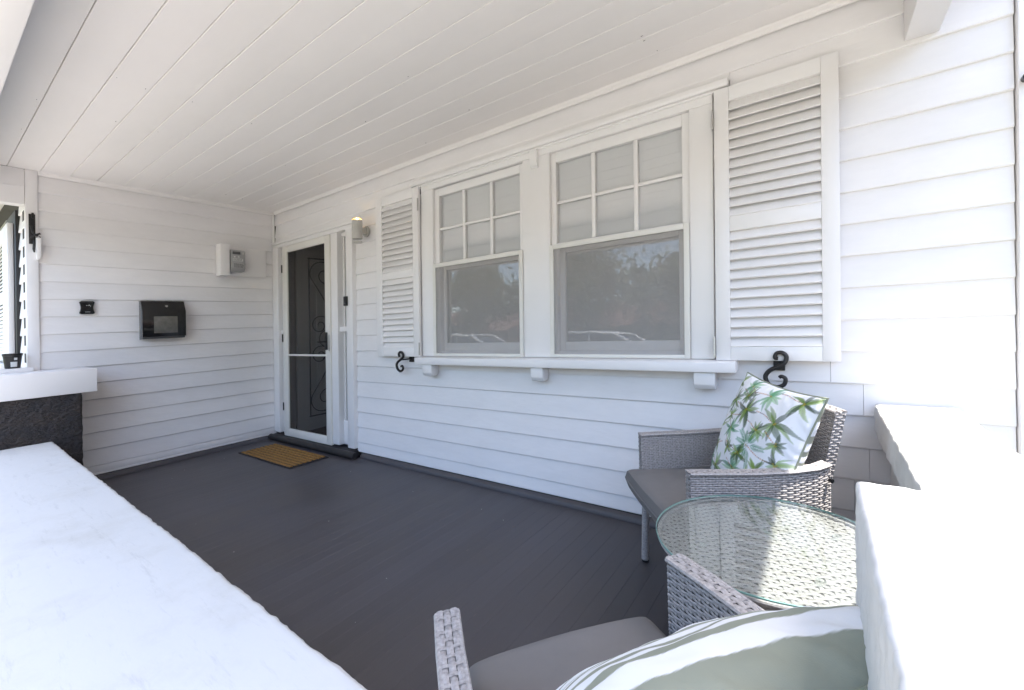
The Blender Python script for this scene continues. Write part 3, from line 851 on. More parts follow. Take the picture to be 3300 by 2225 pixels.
# shutter dogs
def dog(pts, px0, px1, label, armdir):
    o = tag(empty("shutter_dog"), label, "shutter hook", "iron shutter hooks")
    # smooth path
    p = np.array(pts, float); t = np.arange(len(p)); tt = np.linspace(0, len(p) - 1, 70)
    def cr(c):
        out = []
        for u in tt:
            i_ = min(int(u), len(c) - 2); f = u - i_
            p0, p1, p2, p3 = c[max(i_ - 1, 0)], c[i_], c[i_ + 1], c[min(i_ + 2, len(c) - 1)]
            out.append(.5 * ((2 * p1) + (-p0 + p2) * f + (2 * p0 - 5 * p1 + 4 * p2 - p3) * f * f + (-p0 + 3 * p1 - 3 * p2 + p3) * f ** 3))
        return np.array(out)
    xs_, zs_ = cr(p[:, 0]), cr(p[:, 1])
    path = [(a, -.066, lev(b)) for a, b in zip(xs_, zs_)]
    rad = [.0085 + .0025 * math.sin(math.pi * i_ / 69) for i_ in range(70)]
    rad[-1] = .008
    MB().tube(path, rad, 10).build("scroll_hook", m_blacksat, o, smooth=True)
    mx, mz = xs_[30], zs_[30]
    MB().tube([(mx, -.066, lev(mz)), ((px0 + px1) / 2, -.045, lev(mz + .005)), ((px0 + px1) / 2, -.008, lev(mz + .008))], .006, 8).build("hook_stem", m_blacksat, o, smooth=True)
    MB().box(px0, px1, -.012, -.0015, lev(1.138), lev(1.186)).build("hook_plate", m_blacksat, o, bevel=.002)
    MB().tube([((px0 + px1) / 2, -.012, lev(1.16)), ((px0 + px1) / 2, -.017, lev(1.16))], .008, 10).build("hook_rivet", m_blacksat, o)
dog([(2.298, 1.190), (2.289, 1.200), (2.292, 1.219), (2.316, 1.228), (2.343, 1.212), (2.342, 1.185), (2.311, 1.163), (2.272, 1.138), (2.260, 1.113), (2.271, 1.082), (2.302, 1.063), (2.332, 1.071), (2.344, 1.090), (2.333, 1.109), (2.315, 1.104)],
    2.359, 2.415, "black iron scroll hook holding the shutter near the lamp", 1)
dog([(5.092, 1.204), (5.079, 1.206), (5.085, 1.227), (5.107, 1.232), (5.126, 1.215), (5.120, 1.184), (5.092, 1.163), (5.056, 1.143), (5.038, 1.112), (5.052, 1.076), (5.086, 1.063), (5.116, 1.077), (5.122, 1.105), (5.106, 1.116), (5.096, 1.110)],
    5.068, 5.118, "black iron scroll hook above the palm print cushion", -1)
# black fitting on the right corner board
tag(MB().tube([(5.914, -.024, lev(2.288)), (5.914, -.05, lev(2.288))], .016, 14).build("hook_knob", m_black, smooth=True), "black round knob high on the right corner board", "knob")
# latch on the left corner board
lt = tag(empty("gate_latch"), "black iron gate latch with small white block on the corner board", "latch")
box("latch_plate", m_blacksat, lt, .0125, .022, -1.955, -1.918, lev(2.26), lev(2.505), .002)
box("latch_plate_top", m_blacksat, lt, .022, .030, -1.940, -1.926, lev(2.47), lev(2.515), .002)
MB().tube([(.028, -1.945, lev(2.41)), (.040, -1.935, lev(2.35)), (.055, -1.912, lev(2.325))], .007, 8).tube([(.04, -1.95, lev(2.30)), (.05, -1.93, lev(2.325)), (.06, -1.895, lev(2.345))], .008, 8).build("latch_bar", m_blacksat, lt, smooth=True)
MB().tube([(.05, -1.905 + .010 * math.cos(a), lev(2.315) + .010 * math.sin(a)) for a in np.linspace(0, 2 * math.pi, 14, endpoint=False)], .0025, 6, closed=True).build("latch_ring", m_blacksat, lt, smooth=True)
MB().tube([(.035, -1.930, lev(2.29)), (.036, -1.928, lev(2.26)), (.036, -1.930, lev(2.215)), (.035, -1.928, lev(2.19))], [.004, .008, .008, .004], 8).build("latch_tongue", m_blacksat, lt, smooth=True)
MB().prism([(-1.918, lev(2.31)), (-1.890, lev(2.31)), (-1.890, lev(2.155)), (-1.905, lev(2.13)), (-1.918, lev(2.13))], 'x', .0125, .055).build("latch_block", m_trim, lt, bevel=.003)
# plant pot on the left pillar
pb = tag(MB().box(-.02, .12, -2.38, -1.95, lev(1.2225), lev(1.255)).build("timber_offcut", m_trim, bevel=.003), "white timber offcut lying on the pillar cap under the pot", "board")
pt = tag(empty("plant_pot"), "empty black plastic plant pot with paper label on the pillar", "plant pot")
pz = lev(1.256)
MB().lathe([(.0, .001), (.040, .0), (.042, .004), (.052, .098), (.056, .099), (.056, .118), (.053, .118), (.049, .10), (.038, .012), (.0, .010)], .045, -2.055, 28, z=pz).build("pot_body", m_pot, pt, smooth=True)
lab = MB()
for (a0, a1, z_0, z_1) in ((-18, 26, .012, .052), (4, 24, .066, .084)):
    an = np.linspace(R(a0), R(a1), 8); r0_ = .0425 + .010 * (z_0 / .1) + .0012; r1_ = .0425 + .010 * (z_1 / .1) + .0012
    vs = [(.045 + r0_ * math.cos(a), -2.055 + r0_ * math.sin(a), pz + z_0) for a in an] + [(.045 + r1_ * math.cos(a), -2.055 + r1_ * math.sin(a), pz + z_1) for a in an]
    lab.add(vs, [(i_, i_ + 1, i_ + 9, i_ + 8) for i_ in range(7)])
lab.build("pot_label", m_label, pt)
# doormat
dm = tag(empty("doormat"), "brown ribbed coir doormat with black rubber base at the screen door", "doormat")
mc = np.array([[.325, -.530], [1.365, -.530], [1.275, -.075], [.235, -.06]])
box("rubber_base", m_rubber, dm, .31, 1.36, -.545, -.165, .001, .008, .002)
for i_ in range(8):
    y_ = -.527 + i_ * .0455
    from mathutils import noise as mn
    nseg = 40; vs = []; fs = []
    xs_ = np.linspace(.345 , 1.325, nseg)
    for x_ in xs_:
        j1 = mn.noise(Vector((x_ * 30, i_ * 5, 0))) * .003; j2 = mn.noise(Vector((x_ * 30, i_ * 5, 9))) * .003; j3 = mn.noise(Vector((x_ * 25, i_ * 5, 5))) * .0025
        vs += [(x_, y_ + j1, .008), (x_, y_ + .003 + j1, .016 + j3), (x_, y_ + .026 + j2, .016 + j3), (x_, y_ + .029 + j2, .008)]
    for s_ in range(nseg - 1):
        for q in range(3): fs.append((s_ * 4 + q, s_ * 4 + q + 1, s_ * 4 + q + 5, s_ * 4 + q + 4))
    fs += [(0, 1, 2, 3), tuple((nseg - 1) * 4 + q for q in range(4))]
    MB().add(vs, fs).build("coir_rib", m_coir, dm)

# ---------------------------------------------------------------- wicker
def weave(mb, P_, Lu, Lv, row=.0085, stake=.024, amp=.0022, sw=.008, flip=1):
    """P_(u,v)->(pos,normal) arrays; rows of strand run along u, stakes along v"""
    nr = max(2, int(round(Lv / row))); ns = max(2, int(round(Lu / stake)))
    rowh = 1.0 / nr; per = 4
    uu = np.linspace(0, 1, ns * per + 1)
    for r_ in range(nr):
        vc = (r_ + .5) * rowh
        ph = math.pi * (r_ % 2)
        off = amp * np.cos(uu * ns * math.pi + ph)
        cols = []
        for k_, (dv, bo) in enumerate(((-.46, -.0012), (-.2, .0004), (.2, .0004), (.46, -.0012))):
            p, n = P_(uu, np.full_like(uu, vc + dv * rowh))
            cols.append(p + n * (off + bo)[:, None])
        vs = np.stack(cols, 1).reshape(-1, 3)
        m_ = len(uu); fs = []
        for i_ in range(m_ - 1):
            for q in range(3):
                fs.append((i_ * 4 + q, i_ * 4 + q + 1, i_ * 4 + q + 5, i_ * 4 + q + 4))
        mb.add(vs, fs)
    vv = np.linspace(0, 1, nr * 2 + 1)
    for s_ in range(ns + 1):
        uc = s_ / ns
        ph = math.pi * (s_ % 2)
        off = -amp * np.cos((vv * nr - .5) * math.pi + ph)
        cols = []
        for du in (-.5, .5):
            u_ = np.clip(np.full_like(vv, uc + du * sw / Lu), 0, 1)
            p, n = P_(u_, vv)
            cols.append(p + n * (off * .8)[:, None])
        vs = np.stack(cols, 1).reshape(-1, 3)
        mb.add(vs, [(i_ * 2, i_ * 2 + 1, i_ * 2 + 3, i_ * 2 + 2) for i_ in range(len(vv) - 1)])

def ruled(path_lo, path_hi, nout):
    lo = np.array(path_lo, float); hi = np.array(path_hi, float)
    def samp(pth, u):
        d = np.r_[0, np.cumsum(np.linalg.norm(np.diff(pth, axis=0), axis=1))]; d /= d[-1]
        return np.stack([np.interp(u, d, pth[:, k_]) for k_ in range(3)], -1)
    def f(u, v):
        a, b = samp(lo, u), samp(hi, u)
        p = a + (b - a) * v[:, None]
        du = samp(hi, np.clip(u + .01, 0, 1)) - samp(hi, np.clip(u - .01, 0, 1)) + samp(lo, np.clip(u + .01, 0, 1)) - samp(lo, np.clip(u - .01, 0, 1))
        n = np.cross(du, b - a); n /= np.linalg.norm(n, axis=1)[:, None] + 1e-12
        return p, n * nout
    L = np.linalg.norm(np.diff((lo + hi) / 2, axis=0), axis=1).sum(); Hh = np.linalg.norm((hi - lo), axis=1).mean()
    return f, L, Hh

def wrapped(mb, a, b, r, pitch=.011, seg=10):
    """leg wound with strand: a tube with ringed radius"""
    a = np.array(a, float); b = np.array(b, float); L = np.linalg.norm(b - a); n = int(L / pitch) * 4
    t = np.linspace(0, 1, n + 1); pts = a + (b - a) * t[:, None]
    mb.tube(pts, r + .0026 * np.abs(np.sin(np.arange(n + 1) * math.pi / 4)), seg)

AH = .650      # arm height
def wicker_chair(name, label, loc, rot, group):
    o = tag(empty(name, loc, rot), label, "chair", group)
    bpy.context.view_layer.update()
    hw = .29
    # seat base apron and deck
    ap = MB()
    for (p0, p1) in (((-hw, -.27), (hw, -.27)), ((-hw, .24), (-hw, -.27)), ((hw, -.27), (hw, .24)), ((hw, .24), (-hw, .24))):
        f, L, Hh = ruled([(p0[0], p0[1], .315), (p1[0], p1[1], .315)], [(p0[0], p0[1], .385), (p1[0], p1[1], .385)], 1)
        weave(ap, f, L, Hh)
    f, L, Hh = ruled([(-hw, -.27, .385), (hw, -.27, .385)], [(-hw, .24, .385), (hw, .24, .385)], 1)
    weave(ap, f, L, Hh, row=.012, stake=.03)
    ap.build("seat_frame", m_wick, o, shear=False, smooth=True)
    MB().box(-hw + .01, hw - .01, -.262, .232, .322, .378).build("seat_core", m_wcore, o, shear=False)
    # legs
    for sx_ in (-1, 1):
        for (yt, yb_, nm) in ((-.262, -.272, 0), (.232, .265, 1)):
            lm = MB(); wrapped(lm, (sx_ * (hw - .012), yt, .33), (sx_ * (hw - .004), yb_, .012), .0165)
            lg = lm.build("leg", m_wick, o, shear=False, smooth=True)
            MB().lathe([(.014, 0), (.017, .004), (.017, .016), (.015, .018)], sx_ * (hw - .004), yb_, 12).build("leg_foot", m_blackpl, lg, shear=False)
    # arms: two skins of weave either side of a slim frame, woven cap on top
    def arm(sx_):
        am = MB()
        yy = [-.285, -.18, -.05, .08, .18, .235]
        zt = [AH + .006, AH + .004, AH, AH, AH + .004, AH + .012]
        out = [.290, .300, .308, .310, .304, .290]
        th = .036
        for s2, no in ((0, 1), (1, -1)):
            lo = [(sx_ * (o_ - s2 * th), y_, .32) for y_, o_ in zip(yy, out)]
            hi = [(sx_ * (o_ - s2 * th), y_, z_ - .008) for y_, z_, o_ in zip(yy, zt, out)]
            f, L, Hh = ruled(lo, hi, no * sx_)
            weave(am, f, L, Hh)
        # front edge
        f, L, Hh = ruled([(sx_ * out[0], yy[0], .32), (sx_ * (out[0] - th), yy[0], .32)], [(sx_ * out[0], yy[0], zt[0] - .006), (sx_ * (out[0] - th), yy[0], zt[0] - .006)], -sx_)
        weave(am, f, L, Hh, row=.011, stake=.0225)
        # cap
        lo = [(sx_ * (o_ + .003), y_ - .003, z_) for y_, z_, o_ in zip(yy, zt, out)]
        hi = [(sx_ * (o_ - th - .003), y_ - .003, z_) for y_, z_, o_ in zip(yy, zt, out)]
        f, L, Hh = ruled(lo, hi, sx_)
        weave(am, f, L, Hh, row=.0125, stake=.020, amp=.0016)
        for s2 in (-.003, th + .003):
            am.tube([(sx_ * (o_ - s2), y_, z_ - .004) for y_, z_, o_ in zip(yy, zt, out)], .0055, 6)
        a_ = am.build("armrest", m_wick, o, shear=False, smooth=True)
        core = MB()
        for i_ in range(5):
            vs = []
            for jj in (i_, i_ + 1):
                for (dx, zz) in ((.006, .33), (th - .006, .33), (th - .006, zt[jj] - .012), (.006, zt[jj] - .012)):
                    vs.append((sx_ * (out[jj] - dx), yy[jj] + (.006 if jj == 0 else 0), zz))
            core.add(vs, [(0, 1, 5, 4), (1, 2, 6, 5), (2, 3, 7, 6), (3, 0, 4, 7)] + ([(0, 3, 2, 1)] if i_ == 0 else []))
        core.build("arm_core", m_wcore, a_, shear=False)
        return a_
    arm(-1); arm(1)
    # back: raked and gently curved, two skins and rolled edge
    bk = MB()
    def back_pts(z, off):
        # curve across x at height z
        rake = (z - .32) * .22
        return [(x_, .225 + rake + off - .55 * x_ * x_, z) for x_ in np.linspace(-.222, .222, 11)]
    ztop = .835
    for off, no in ((0.0, -1), (.040, 1)):
        f, L, Hh = ruled(back_pts(.32, off), back_pts(ztop, off), -no)
        weave(bk, f, L, Hh)
    for s_ in (0, -1):
        lo = [back_pts(.32, 0)[s_], back_pts(.32, .04)[s_]]; hi = [back_pts(ztop, 0)[s_], back_pts(ztop, .04)[s_]]
        f, L, Hh = ruled(lo, hi, 1 if s_ == 0 else -1); weave(bk, f, L, Hh, row=.011, stake=.02)
    f, L, Hh = ruled(back_pts(ztop, 0), back_pts(ztop, .04), 1); weave(bk, f, L, Hh, row=.013, stake=.02)
    for off in (0, .04): bk.tube(back_pts(ztop - .002, off), .006, 6)
    b_ = bk.build("backrest", m_wick, o, shear=False, smooth=True)
    co = MB(); A = back_pts(.33, .008); B = back_pts(ztop - .008, .008); A2 = back_pts(.33, .032); B2 = back_pts(ztop - .008, .032)
    n_ = 11
    co.add(A + B + B2 + A2, [(i_, i_ + 1, n_ + i_ + 1, n_ + i_) for i_ in range(n_ - 1)] + [(2 * n_ + i_, 2 * n_ + i_ + 1, 3 * n_ + i_ + 1, 3 * n_ + i_) for i_ in range(n_ - 1)] + [(n_ + i_, n_ + i_ + 1, 2 * n_ + i_ + 1, 2 * n_ + i_) for i_ in range(n_ - 1)])
    co.build("back_core", m_wcore, b_, shear=False)
    # bolt at the rear of the arm
    for sx_ in (-1, 1):
        MB().tube([(sx_ * .30, .225, AH - .045), (sx_ * .312, .225, AH - .045)], .008, 10).build("bolt", m_black, o, shear=False)
    return o

TILT = math.atan(SH)
def place(x, y, th, z=0.0):
    """location and rotation on the falling porch floor"""
    rot = (Matrix.Rotation(TILT, 3, 'X') @ Matrix.Rotation(th, 3, 'Z')).to_euler()
    return (x, y, z + SH * y), tuple(rot)
C1 = (4.925, -.452, R(-52.8))
C2 = (5.035, -1.828, R(-127.1))
l1, r1 = place(*C1); l2, r2 = place(*C2)
GRP = "matching grey wicker armchairs"
wicker_chair("wicker_armchair", "grey wicker armchair against the weatherboards with palm print cushion", l1, r1, GRP)
wicker_chair("wicker_armchair", "nearest grey wicker armchair, seen from behind, with striped cushion", l2, r2, GRP)

def seat_cushion(label, loc, rot, seed, hwx=.252, flare=.045, dx=0.0):
    o = empty("seat_cushion_root", loc, rot)
    from mathutils import noise as mn
    n = 60; y0_, y1_, t = -.360, .215, .100
    vs = []; fs = []
    for side in (1, -1):
        for i_ in range(n + 1):
            for j_ in range(n + 1):
                u = 2 * i_ / n - 1; v = 2 * j_ / n - 1
                # front corners wrap wider past the arms
                front = max(0, min(1, (-(v) - .62) / .38))
                w_ = hwx + flare * front
                x_ = u * w_ + dx * front; yy = (y0_ + y1_) / 2 + v * (y1_ - y0_) / 2
                if v < 0: yy -= .012 * (1 - u * u) * (-v) ** 2
                pr = (1 - abs(u) ** 22) * (1 - abs(v) ** 22)
                puff = .012 * (1 - u * u) * (1 - v * v)
                wr = mn.noise(Vector((x_ * 7, yy * 7, seed))) * .006 + mn.noise(Vector((x_ * 3 + 4, yy * 22, seed))) * .0025
                zz = .440 + side * (t / 2 * pr ** .40 + puff) + wr * pr
                # front corners droop
                zz -= .004 * front * abs(u) ** 3
                vs.append((x_, yy, zz))
    m_ = (n + 1) ** 2
    for s_ in range(2):
        for i_ in range(n):
            for j_ in range(n):
                a = s_ * m_ + i_ * (n + 1) + j_
                fs.append((a, a + 1, a + n + 2, a + n + 1))
    mb = MB().add(vs, fs)
    c = mb.build("seat_cushion", m_cush, None, shear=False, smooth=True)
    c.location = loc; c.rotation_euler = rot
    bpy.data.objects.remove(o)
    tag(c, label, "seat cushion", "charcoal seat cushions")
    # seam
    ring = []
    for a in np.linspace(0, 2 * math.pi, 80, endpoint=False):
        u = max(-1, min(1, 1.35 * math.cos(a))); v = max(-1, min(1, 1.35 * math.sin(a)))
        front = max(0, min(1, (-(v) - .62) / .38)); w_ = hwx + flare * front
        yy = (y0_ + y1_) / 2 + v * (y1_ - y0_) / 2
        if v < 0: yy -= .012 * (1 - u * u) * (-v) ** 2
        ring.append((u * w_ * 1.002 + dx * front, yy, .440 - .004 * front * abs(u) ** 3))
    MB().tube(ring, .0035, 6, closed=True).build("seam", m_cush, c, shear=False, smooth=True)
    return c
seat_cushion("charcoal seat cushion on the wicker chair by the weatherboards", l1, r1, 1.0)
seat_cushion("charcoal seat cushion on the nearest wicker chair", l2, r2, 5.0, .238, .0, -.006)

# ---------------------------------------------------------------- printed scatter cushions
def hx_(h): return np.array([pow(int(h[i_:i_ + 2], 16) / 255, 2.2) for i_ in (0, 2, 4)])
def paint_palms(N=420, seed=4):
    rg = np.random.RandomState(seed)
    img = np.ones((N, N, 3)) * np.array([.80, .80, .82])
    yy, xx = np.mgrid[0:N, 0:N] / (N - 1.0)
    def blade(x0, y0, ang, L, wd, col, curve=0.0, alpha=.85):
        nonlocal img
        dx, dy = math.cos(ang), math.sin(ang)
        x0_, x1_ = x0 - L - .03, x0 + L + .03; y0_, y1_ = y0 - L - .03, y0 + L + .03
        a, b = max(0, int(x0_ * N)), min(N, int(x1_ * N) + 1); c, d = max(0, int(y0_ * N)), min(N, int(y1_ * N) + 1)
        if a >= b or c >= d: return
        X = xx[c:d, a:b] - x0; Y_ = yy[c:d, a:b] - y0
        s_ = X * dx + Y_ * dy; t_ = -X * dy + Y_ * dx
        s_n = s_ / L; t_ = t_ - curve * L * s_n ** 2
        wloc = wd * np.sin(np.clip(s_n, 0, 1) * math.pi) ** .6 * (1 - .35 * np.clip(s_n, 0, 1))
        msk = np.clip((wloc - np.abs(t_)) / .0035, 0, 1) * (s_n > 0) * (s_n < 1)
        tone = 1 + .30 * np.sin(t_ / wd * 5 + s_n * 7) * .5 - .25 * (np.abs(t_) < wd * .12)
        cc = np.clip(col[None, None, :] * tone[..., None], 0, 1)
        wsh = alpha * (1 - .35 * s_n.clip(0, 1))
        img[c:d, a:b] = img[c:d, a:b] * (1 - (msk * wsh)[..., None]) + cc * (msk * wsh)[..., None]
    pal = [hx_('5f7a2e'), hx_('7f9a3e'), hx_('3f5a2c'), hx_('8aa860'), hx_('35482a')]
    teal = [hx_('5f9a70'), hx_('2f7a4c'), hx_('8fb88a')]
    brown = [hx_('b0683a'), hx_('6a3a2a'), hx_('c58a3a')]
    def trunk(x, y, ang, L):
        n_ = int(L / .018); px, py = x, y; a_ = ang
        for k_ in range(n_):
            c = brown[rg.randint(0, 3)]
            blade(px, py, a_, .019, .0085, c, 0, .9)
            px += math.cos(a_) * .018; py += math.sin(a_) * .018; a_ += .045 * rg.randn() + .02
    def palm(x, y, R_, style, nb, tdir, TL):
        trunk(x, y, tdir, TL)
        cols = pal if style == 0 else teal
        a0 = rg.rand() * 6.28
        for k_ in range(nb):
            a_ = a0 + 6.283 * k_ / nb + rg.randn() * .18
            if abs(((a_ - tdir + math.pi) % (2 * math.pi)) - math.pi) < .35: continue
            L = R_ * (.75 + .4 * rg.rand()); col = cols[rg.randint(0, len(cols))]
            if style == 2:
                blade(x, y, a_, L, .004, teal[1], .2)
                for q in np.linspace(.2, .95, 9):
                    bx = x + math.cos(a_) * L * q; by = y + math.sin(a_) * L * q
                    for sg in (-1, 1): blade(bx, by, a_ + sg * .55, L * .38 * (1.15 - q * .6), .007, teal[rg.randint(0, 2)], 0, .8)
            else:
                blade(x, y, a_, L, R_ * rg.uniform(.12, .22), col, rg.uniform(-.5, .5))
                blade(x, y, a_, L * .9, .0028, pal[4], 0, .6)
        for k_ in range(4): blade(x + rg.randn() * .006, y + rg.randn() * .006, rg.rand() * 6, .018, .008, hx_('a08a2a'), 0, .8)
    #  x right, y up, 0..1
    spots = [(.20, .76, .13, 0, 8, 2.7, .14), (.45, .72, .15, 0, 9, 2.9, .15), (.10, .50, .14, 0, 9, 1.2, .10), (.36, .52, .12, 1, 8, 2.5, .12),
             (.80, .70, .17, 0, 6, 2.8, .20), (.64, .46, .15, 2, 9, -.35, .24), (.25, .14, .15, 0, 8, 2.5, .22), (.52, .22, .16, 1, 8, 2.6, .10),
             (.74, .16, .16, 0, 8, 2.7, .24), (.30, .93, .11, 1, 8, -.4, .12), (.60, .90, .13, 1, 8, 3.0, .16), (.90, .92, .13, 0, 7, 3.0, .22),
             (.92, .42, .10, 0, 6, -1.9, .05), (.06, .18, .11, 2, 7, 1.6, .12), (.92, .12, .12, 1, 7, 1.2, .10), (.05, .90, .12, 0, 7, -.6, .05), (.48, .02, .12, 0, 7, .4, .1)]
    spots += [(.55, .36, .11, 0, 8, 2.8, .16), (.16, .32, .10, 0, 7, .3, .12), (.42, .36, .09, 0, 7, 2.4, .14), (.78, .32, .11, 0, 8, .4, .12), (.68, .60, .10, 0, 7, 2.9, .16), (.26, .62, .09, 0, 7, .2, .14), (.38, .84, .10, 0, 8, 2.9, .12), (.88, .56, .09, 0, 6, 2.6, .12)]
    for s_ in spots: palm(s_[0], s_[1], s_[2] * 1.0, s_[3], s_[4] + 4, s_[5], s_[6] * 1.2)
    return img
def paint_stripes(N=420):
    yy, xx = np.mgrid[0:N, 0:N] / (N - 1.0)
    w1 = .012 * np.sin(xx * 9) + .006 * np.sin(xx * 31 + 2) + .003 * np.sin(xx * 83)
    edges = [(-.1, .06), (.14, .22), (.30, .36), (.43, .46), (.51, .535), (.565, .595), (.635, .68), (.735, .80), (.905, 1.3)]
    img = np.ones((N, N, 3)) * np.array([.82, .82, .83])
    sg = np.array([.285, .30, .235])
    t_ = yy + w1 * .12 + .17 * (xx - .5)
    for a, b in edges:
        wv = .0012 * np.sin(xx * 45 + a * 40)
        m_ = np.clip((t_ - a + wv) / .004, 0, 1) * np.clip((b - t_ + wv) / .004, 0, 1)
        tone = 1 + .05 * np.sin(xx * 21 + yy * 9) * np.sin(xx * 7)
        img = img * (1 - m_[..., None]) + (sg * 1)[None, None] * tone[..., None] * m_[..., None]
    return img

def scatter_cushion(name, label, size, thick, front_img, back_img, M_, seed, group=None, gusset=False):
    from mathutils import noise as mn
    n = 200
    u = np.linspace(-1, 1, n + 1); U, V = np.meshgrid(u, u, indexing='ij')
    def outline(U, V):
        # edges pinch in between the corners
        pin = .075
        X = U * (1 - pin * (1 - V ** 2) * (np.abs(U) ** 1.5)); Y_ = V * (1 - pin * (1 - U ** 2) * (np.abs(V) ** 1.5))
        return X * size / 2, Y_ * size / 2
    X, Y_ = outline(U, V)
    prof = ((1 - np.abs(U) ** 2.4) * (1 - np.abs(V) ** 2.4)) ** .55
    wr = np.zeros_like(U)
    for i_ in range(0, n + 1, 4):
        for j_ in range(0, n + 1, 4):
            wr[i_, j_] = mn.noise(Vector((U[i_, j_] * 2.2, V[i_, j_] * 2.2, seed))) * (.010 if seed < 5 else .0045) + mn.noise(Vector((U[i_, j_] * 5 + U[i_, j_] * V[i_, j_] * 3, V[i_, j_] * 5, seed + 7))) * .005
    k_ = np.arange(n + 1); base = np.arange(0, n + 1, 4)
    tmp = np.stack([np.interp(k_, base, wr[::4, :][:, j_][:]) if False else np.interp(k_, base, wr[base, j_]) for j_ in base], 1)
    wr = np.stack([np.interp(k_, base, tmp[i_, :]) for i_ in range(n + 1)], 0)
    edge = np.clip(1 - np.maximum(np.abs(U), np.abs(V)), 0, 1)
    pleat = .003 * np.sin((U + V) * 26 + 4 * wr * 100) * np.exp(-edge * 9) * (edge > 0)
    zf = thick / 2 * prof + wr * prof + pleat; zb = -thick / 2 * prof + wr * prof * .6 - pleat
    vs = np.concatenate([np.stack([X, Y_, zf], -1).reshape(-1, 3), np.stack([X, Y_, zb], -1).reshape(-1, 3)])
    m_ = (n + 1) ** 2; ii, jj = np.meshgrid(np.arange(n), np.arange(n), indexing='ij')
    a = (ii * (n + 1) + jj).ravel()
    f1 = np.stack([a, a + n + 1, a + n + 2, a + 1], 1); f2 = m_ + np.stack([a, a + 1, a + n + 2, a + n + 1], 1)
    me = bpy.data.meshes.new(name)
    me.from_pydata(vs.tolist(), [], np.concatenate([f1, f2]).tolist())
    N = front_img.shape[0]
    iu = np.clip(((U + 1) / 2 * (N - 1)).astype(int), 0, N - 1).ravel(); iv = np.clip(((V + 1) / 2 * (N - 1)).astype(int), 0, N - 1).ravel()
    col = np.concatenate([front_img[iv, iu], back_img[iv, iu]]); col = np.concatenate([col, np.ones((len(col), 1))], 1)
    at = me.color_attributes.new("print", 'FLOAT_COLOR', 'POINT'); at.data.foreach_set("color", col.astype(np.float32).ravel())
    me.polygons.foreach_set("use_smooth", [True] * len(me.polygons)); me.materials.append(m_print)
    o = bpy.data.objects.new(name, me); sc.collection.objects.link(o); o.matrix_world = M_
    tag(o, label, "cushion", group)
    # piping
    loop = [(t, -1) for t in np.linspace(-1, 1, 40)[:-1]] + [(1, t) for t in np.linspace(-1, 1, 40)[:-1]] + [(-t, 1) for t in np.linspace(-1, 1, 40)[:-1]] + [(-1, -t) for t in np.linspace(-1, 1, 40)[:-1]]
    lp_ = []
    for (a_, b_) in loop:
        x_, y_ = outline(np.array(a_), np.array(b_)); lp_.append((float(x_) * 1.006, float(y_) * 1.006, 0))
    MB().tube(lp_, .0034, 8, closed=True).build("piping", m_sage, o, shear=False, smooth=True)
    return o
palms = paint_palms(); stripes = paint_stripes()
def chair_frame(C, local, tilt, roll=0.0, yaw=0.0):
    """cushion frame in a chair: local centre, leaning back by tilt; cushion +Z is its front"""
    (lx_, ly_, lz_), rot = place(*C)
    Mc = Matrix.Translation((lx_, ly_, lz_)) @ Matrix.Rotation(TILT, 4, 'X') @ Matrix.Rotation(C[2], 4, 'Z')
    # cushion plane: X = chair x (seen from the front it runs the other way), Y = up, Z = forward (-y)
    B = Matrix(((1, 0, 0, 0), (0, 0, -1, 0), (0, 1, 0, 0), (0, 0, 0, 1)))
    return Mc @ Matrix.Translation(local) @ Matrix.Rotation(yaw, 4, 'Z') @ Matrix.Rotation(-tilt, 4, 'X') @ B @ Matrix.Rotation(roll, 4, 'Z')
scatter_cushion("scatter_cushion", "white cushion printed with green palm trees, standing on the far wicker chair", .51, .19, palms, stripes, chair_frame(C1, (.065, .110, .69), R(20), R(-4)), 2.0)
scatter_cushion("scatter_cushion", "sage and white striped cushion on the nearest chair, seen from above", .52, .17, stripes, stripes, chair_frame(C2, (-.01, .12, .715), R(47), R(-3.5)), 9.0)

# ---------------------------------------------------------------- glass topped wicker table
tx0, ty0, th_ = 5.143, -1.112, .595
tl, tr_ = place(tx0, ty0, R(20))
tb = tag(empty("wicker_table", tl, tr_), "round grey wicker side table with a glass top between the two chairs", "table")
rad = .292
top = MB()
nrow = int(2 * rad / .0125)
for r_ in range(nrow):
    yv = -rad + (r_ + .5) * 2 * rad / nrow
    hwid = math.sqrt(max(0, (rad - .004) ** 2 - yv ** 2))
    if hwid < .02: continue
    ns = max(2, int(2 * hwid / .006)); xs_ = np.linspace(-hwid, hwid, ns + 1)
    off = .0022 * np.cos(xs_ / .026 * math.pi + math.pi * (r_ % 2))
    rowh = 2 * rad / nrow; vs = []
    for x_, of in zip(xs_, off):
        for dv, bo in ((-.47, -.0014), (-.2, .0005), (.2, .0005), (.47, -.0014)): vs.append((x_, yv + dv * rowh, th_ - .012 + of + bo))
    top.add(vs, [(i_ * 4 + q, i_ * 4 + q + 1, i_ * 4 + q + 5, i_ * 4 + q + 4) for i_ in range(ns) for q in range(3)])
ns_ = int(2 * rad / .026)
for s_ in range(-ns_ // 2, ns_ // 2 + 1):
    xv = s_ * .026
    if abs(xv) > rad - .01: continue
    hh = math.sqrt((rad - .004) ** 2 - xv ** 2)
    yy = np.linspace(-hh, hh, int(2 * hh / .006)); of = -.0018 * np.cos(((yy + rad) / (2 * rad / nrow) - .5) * math.pi + math.pi * (s_ % 2))
    vs = []
    for y_, o_ in zip(yy, of): vs += [(xv - .0045, y_, th_ - .012 + o_), (xv + .0045, y_, th_ - .012 + o_)]
    top.add(vs, [(i_ * 2, i_ * 2 + 1, i_ * 2 + 3, i_ * 2 + 2) for i_ in range(len(yy) - 1)])
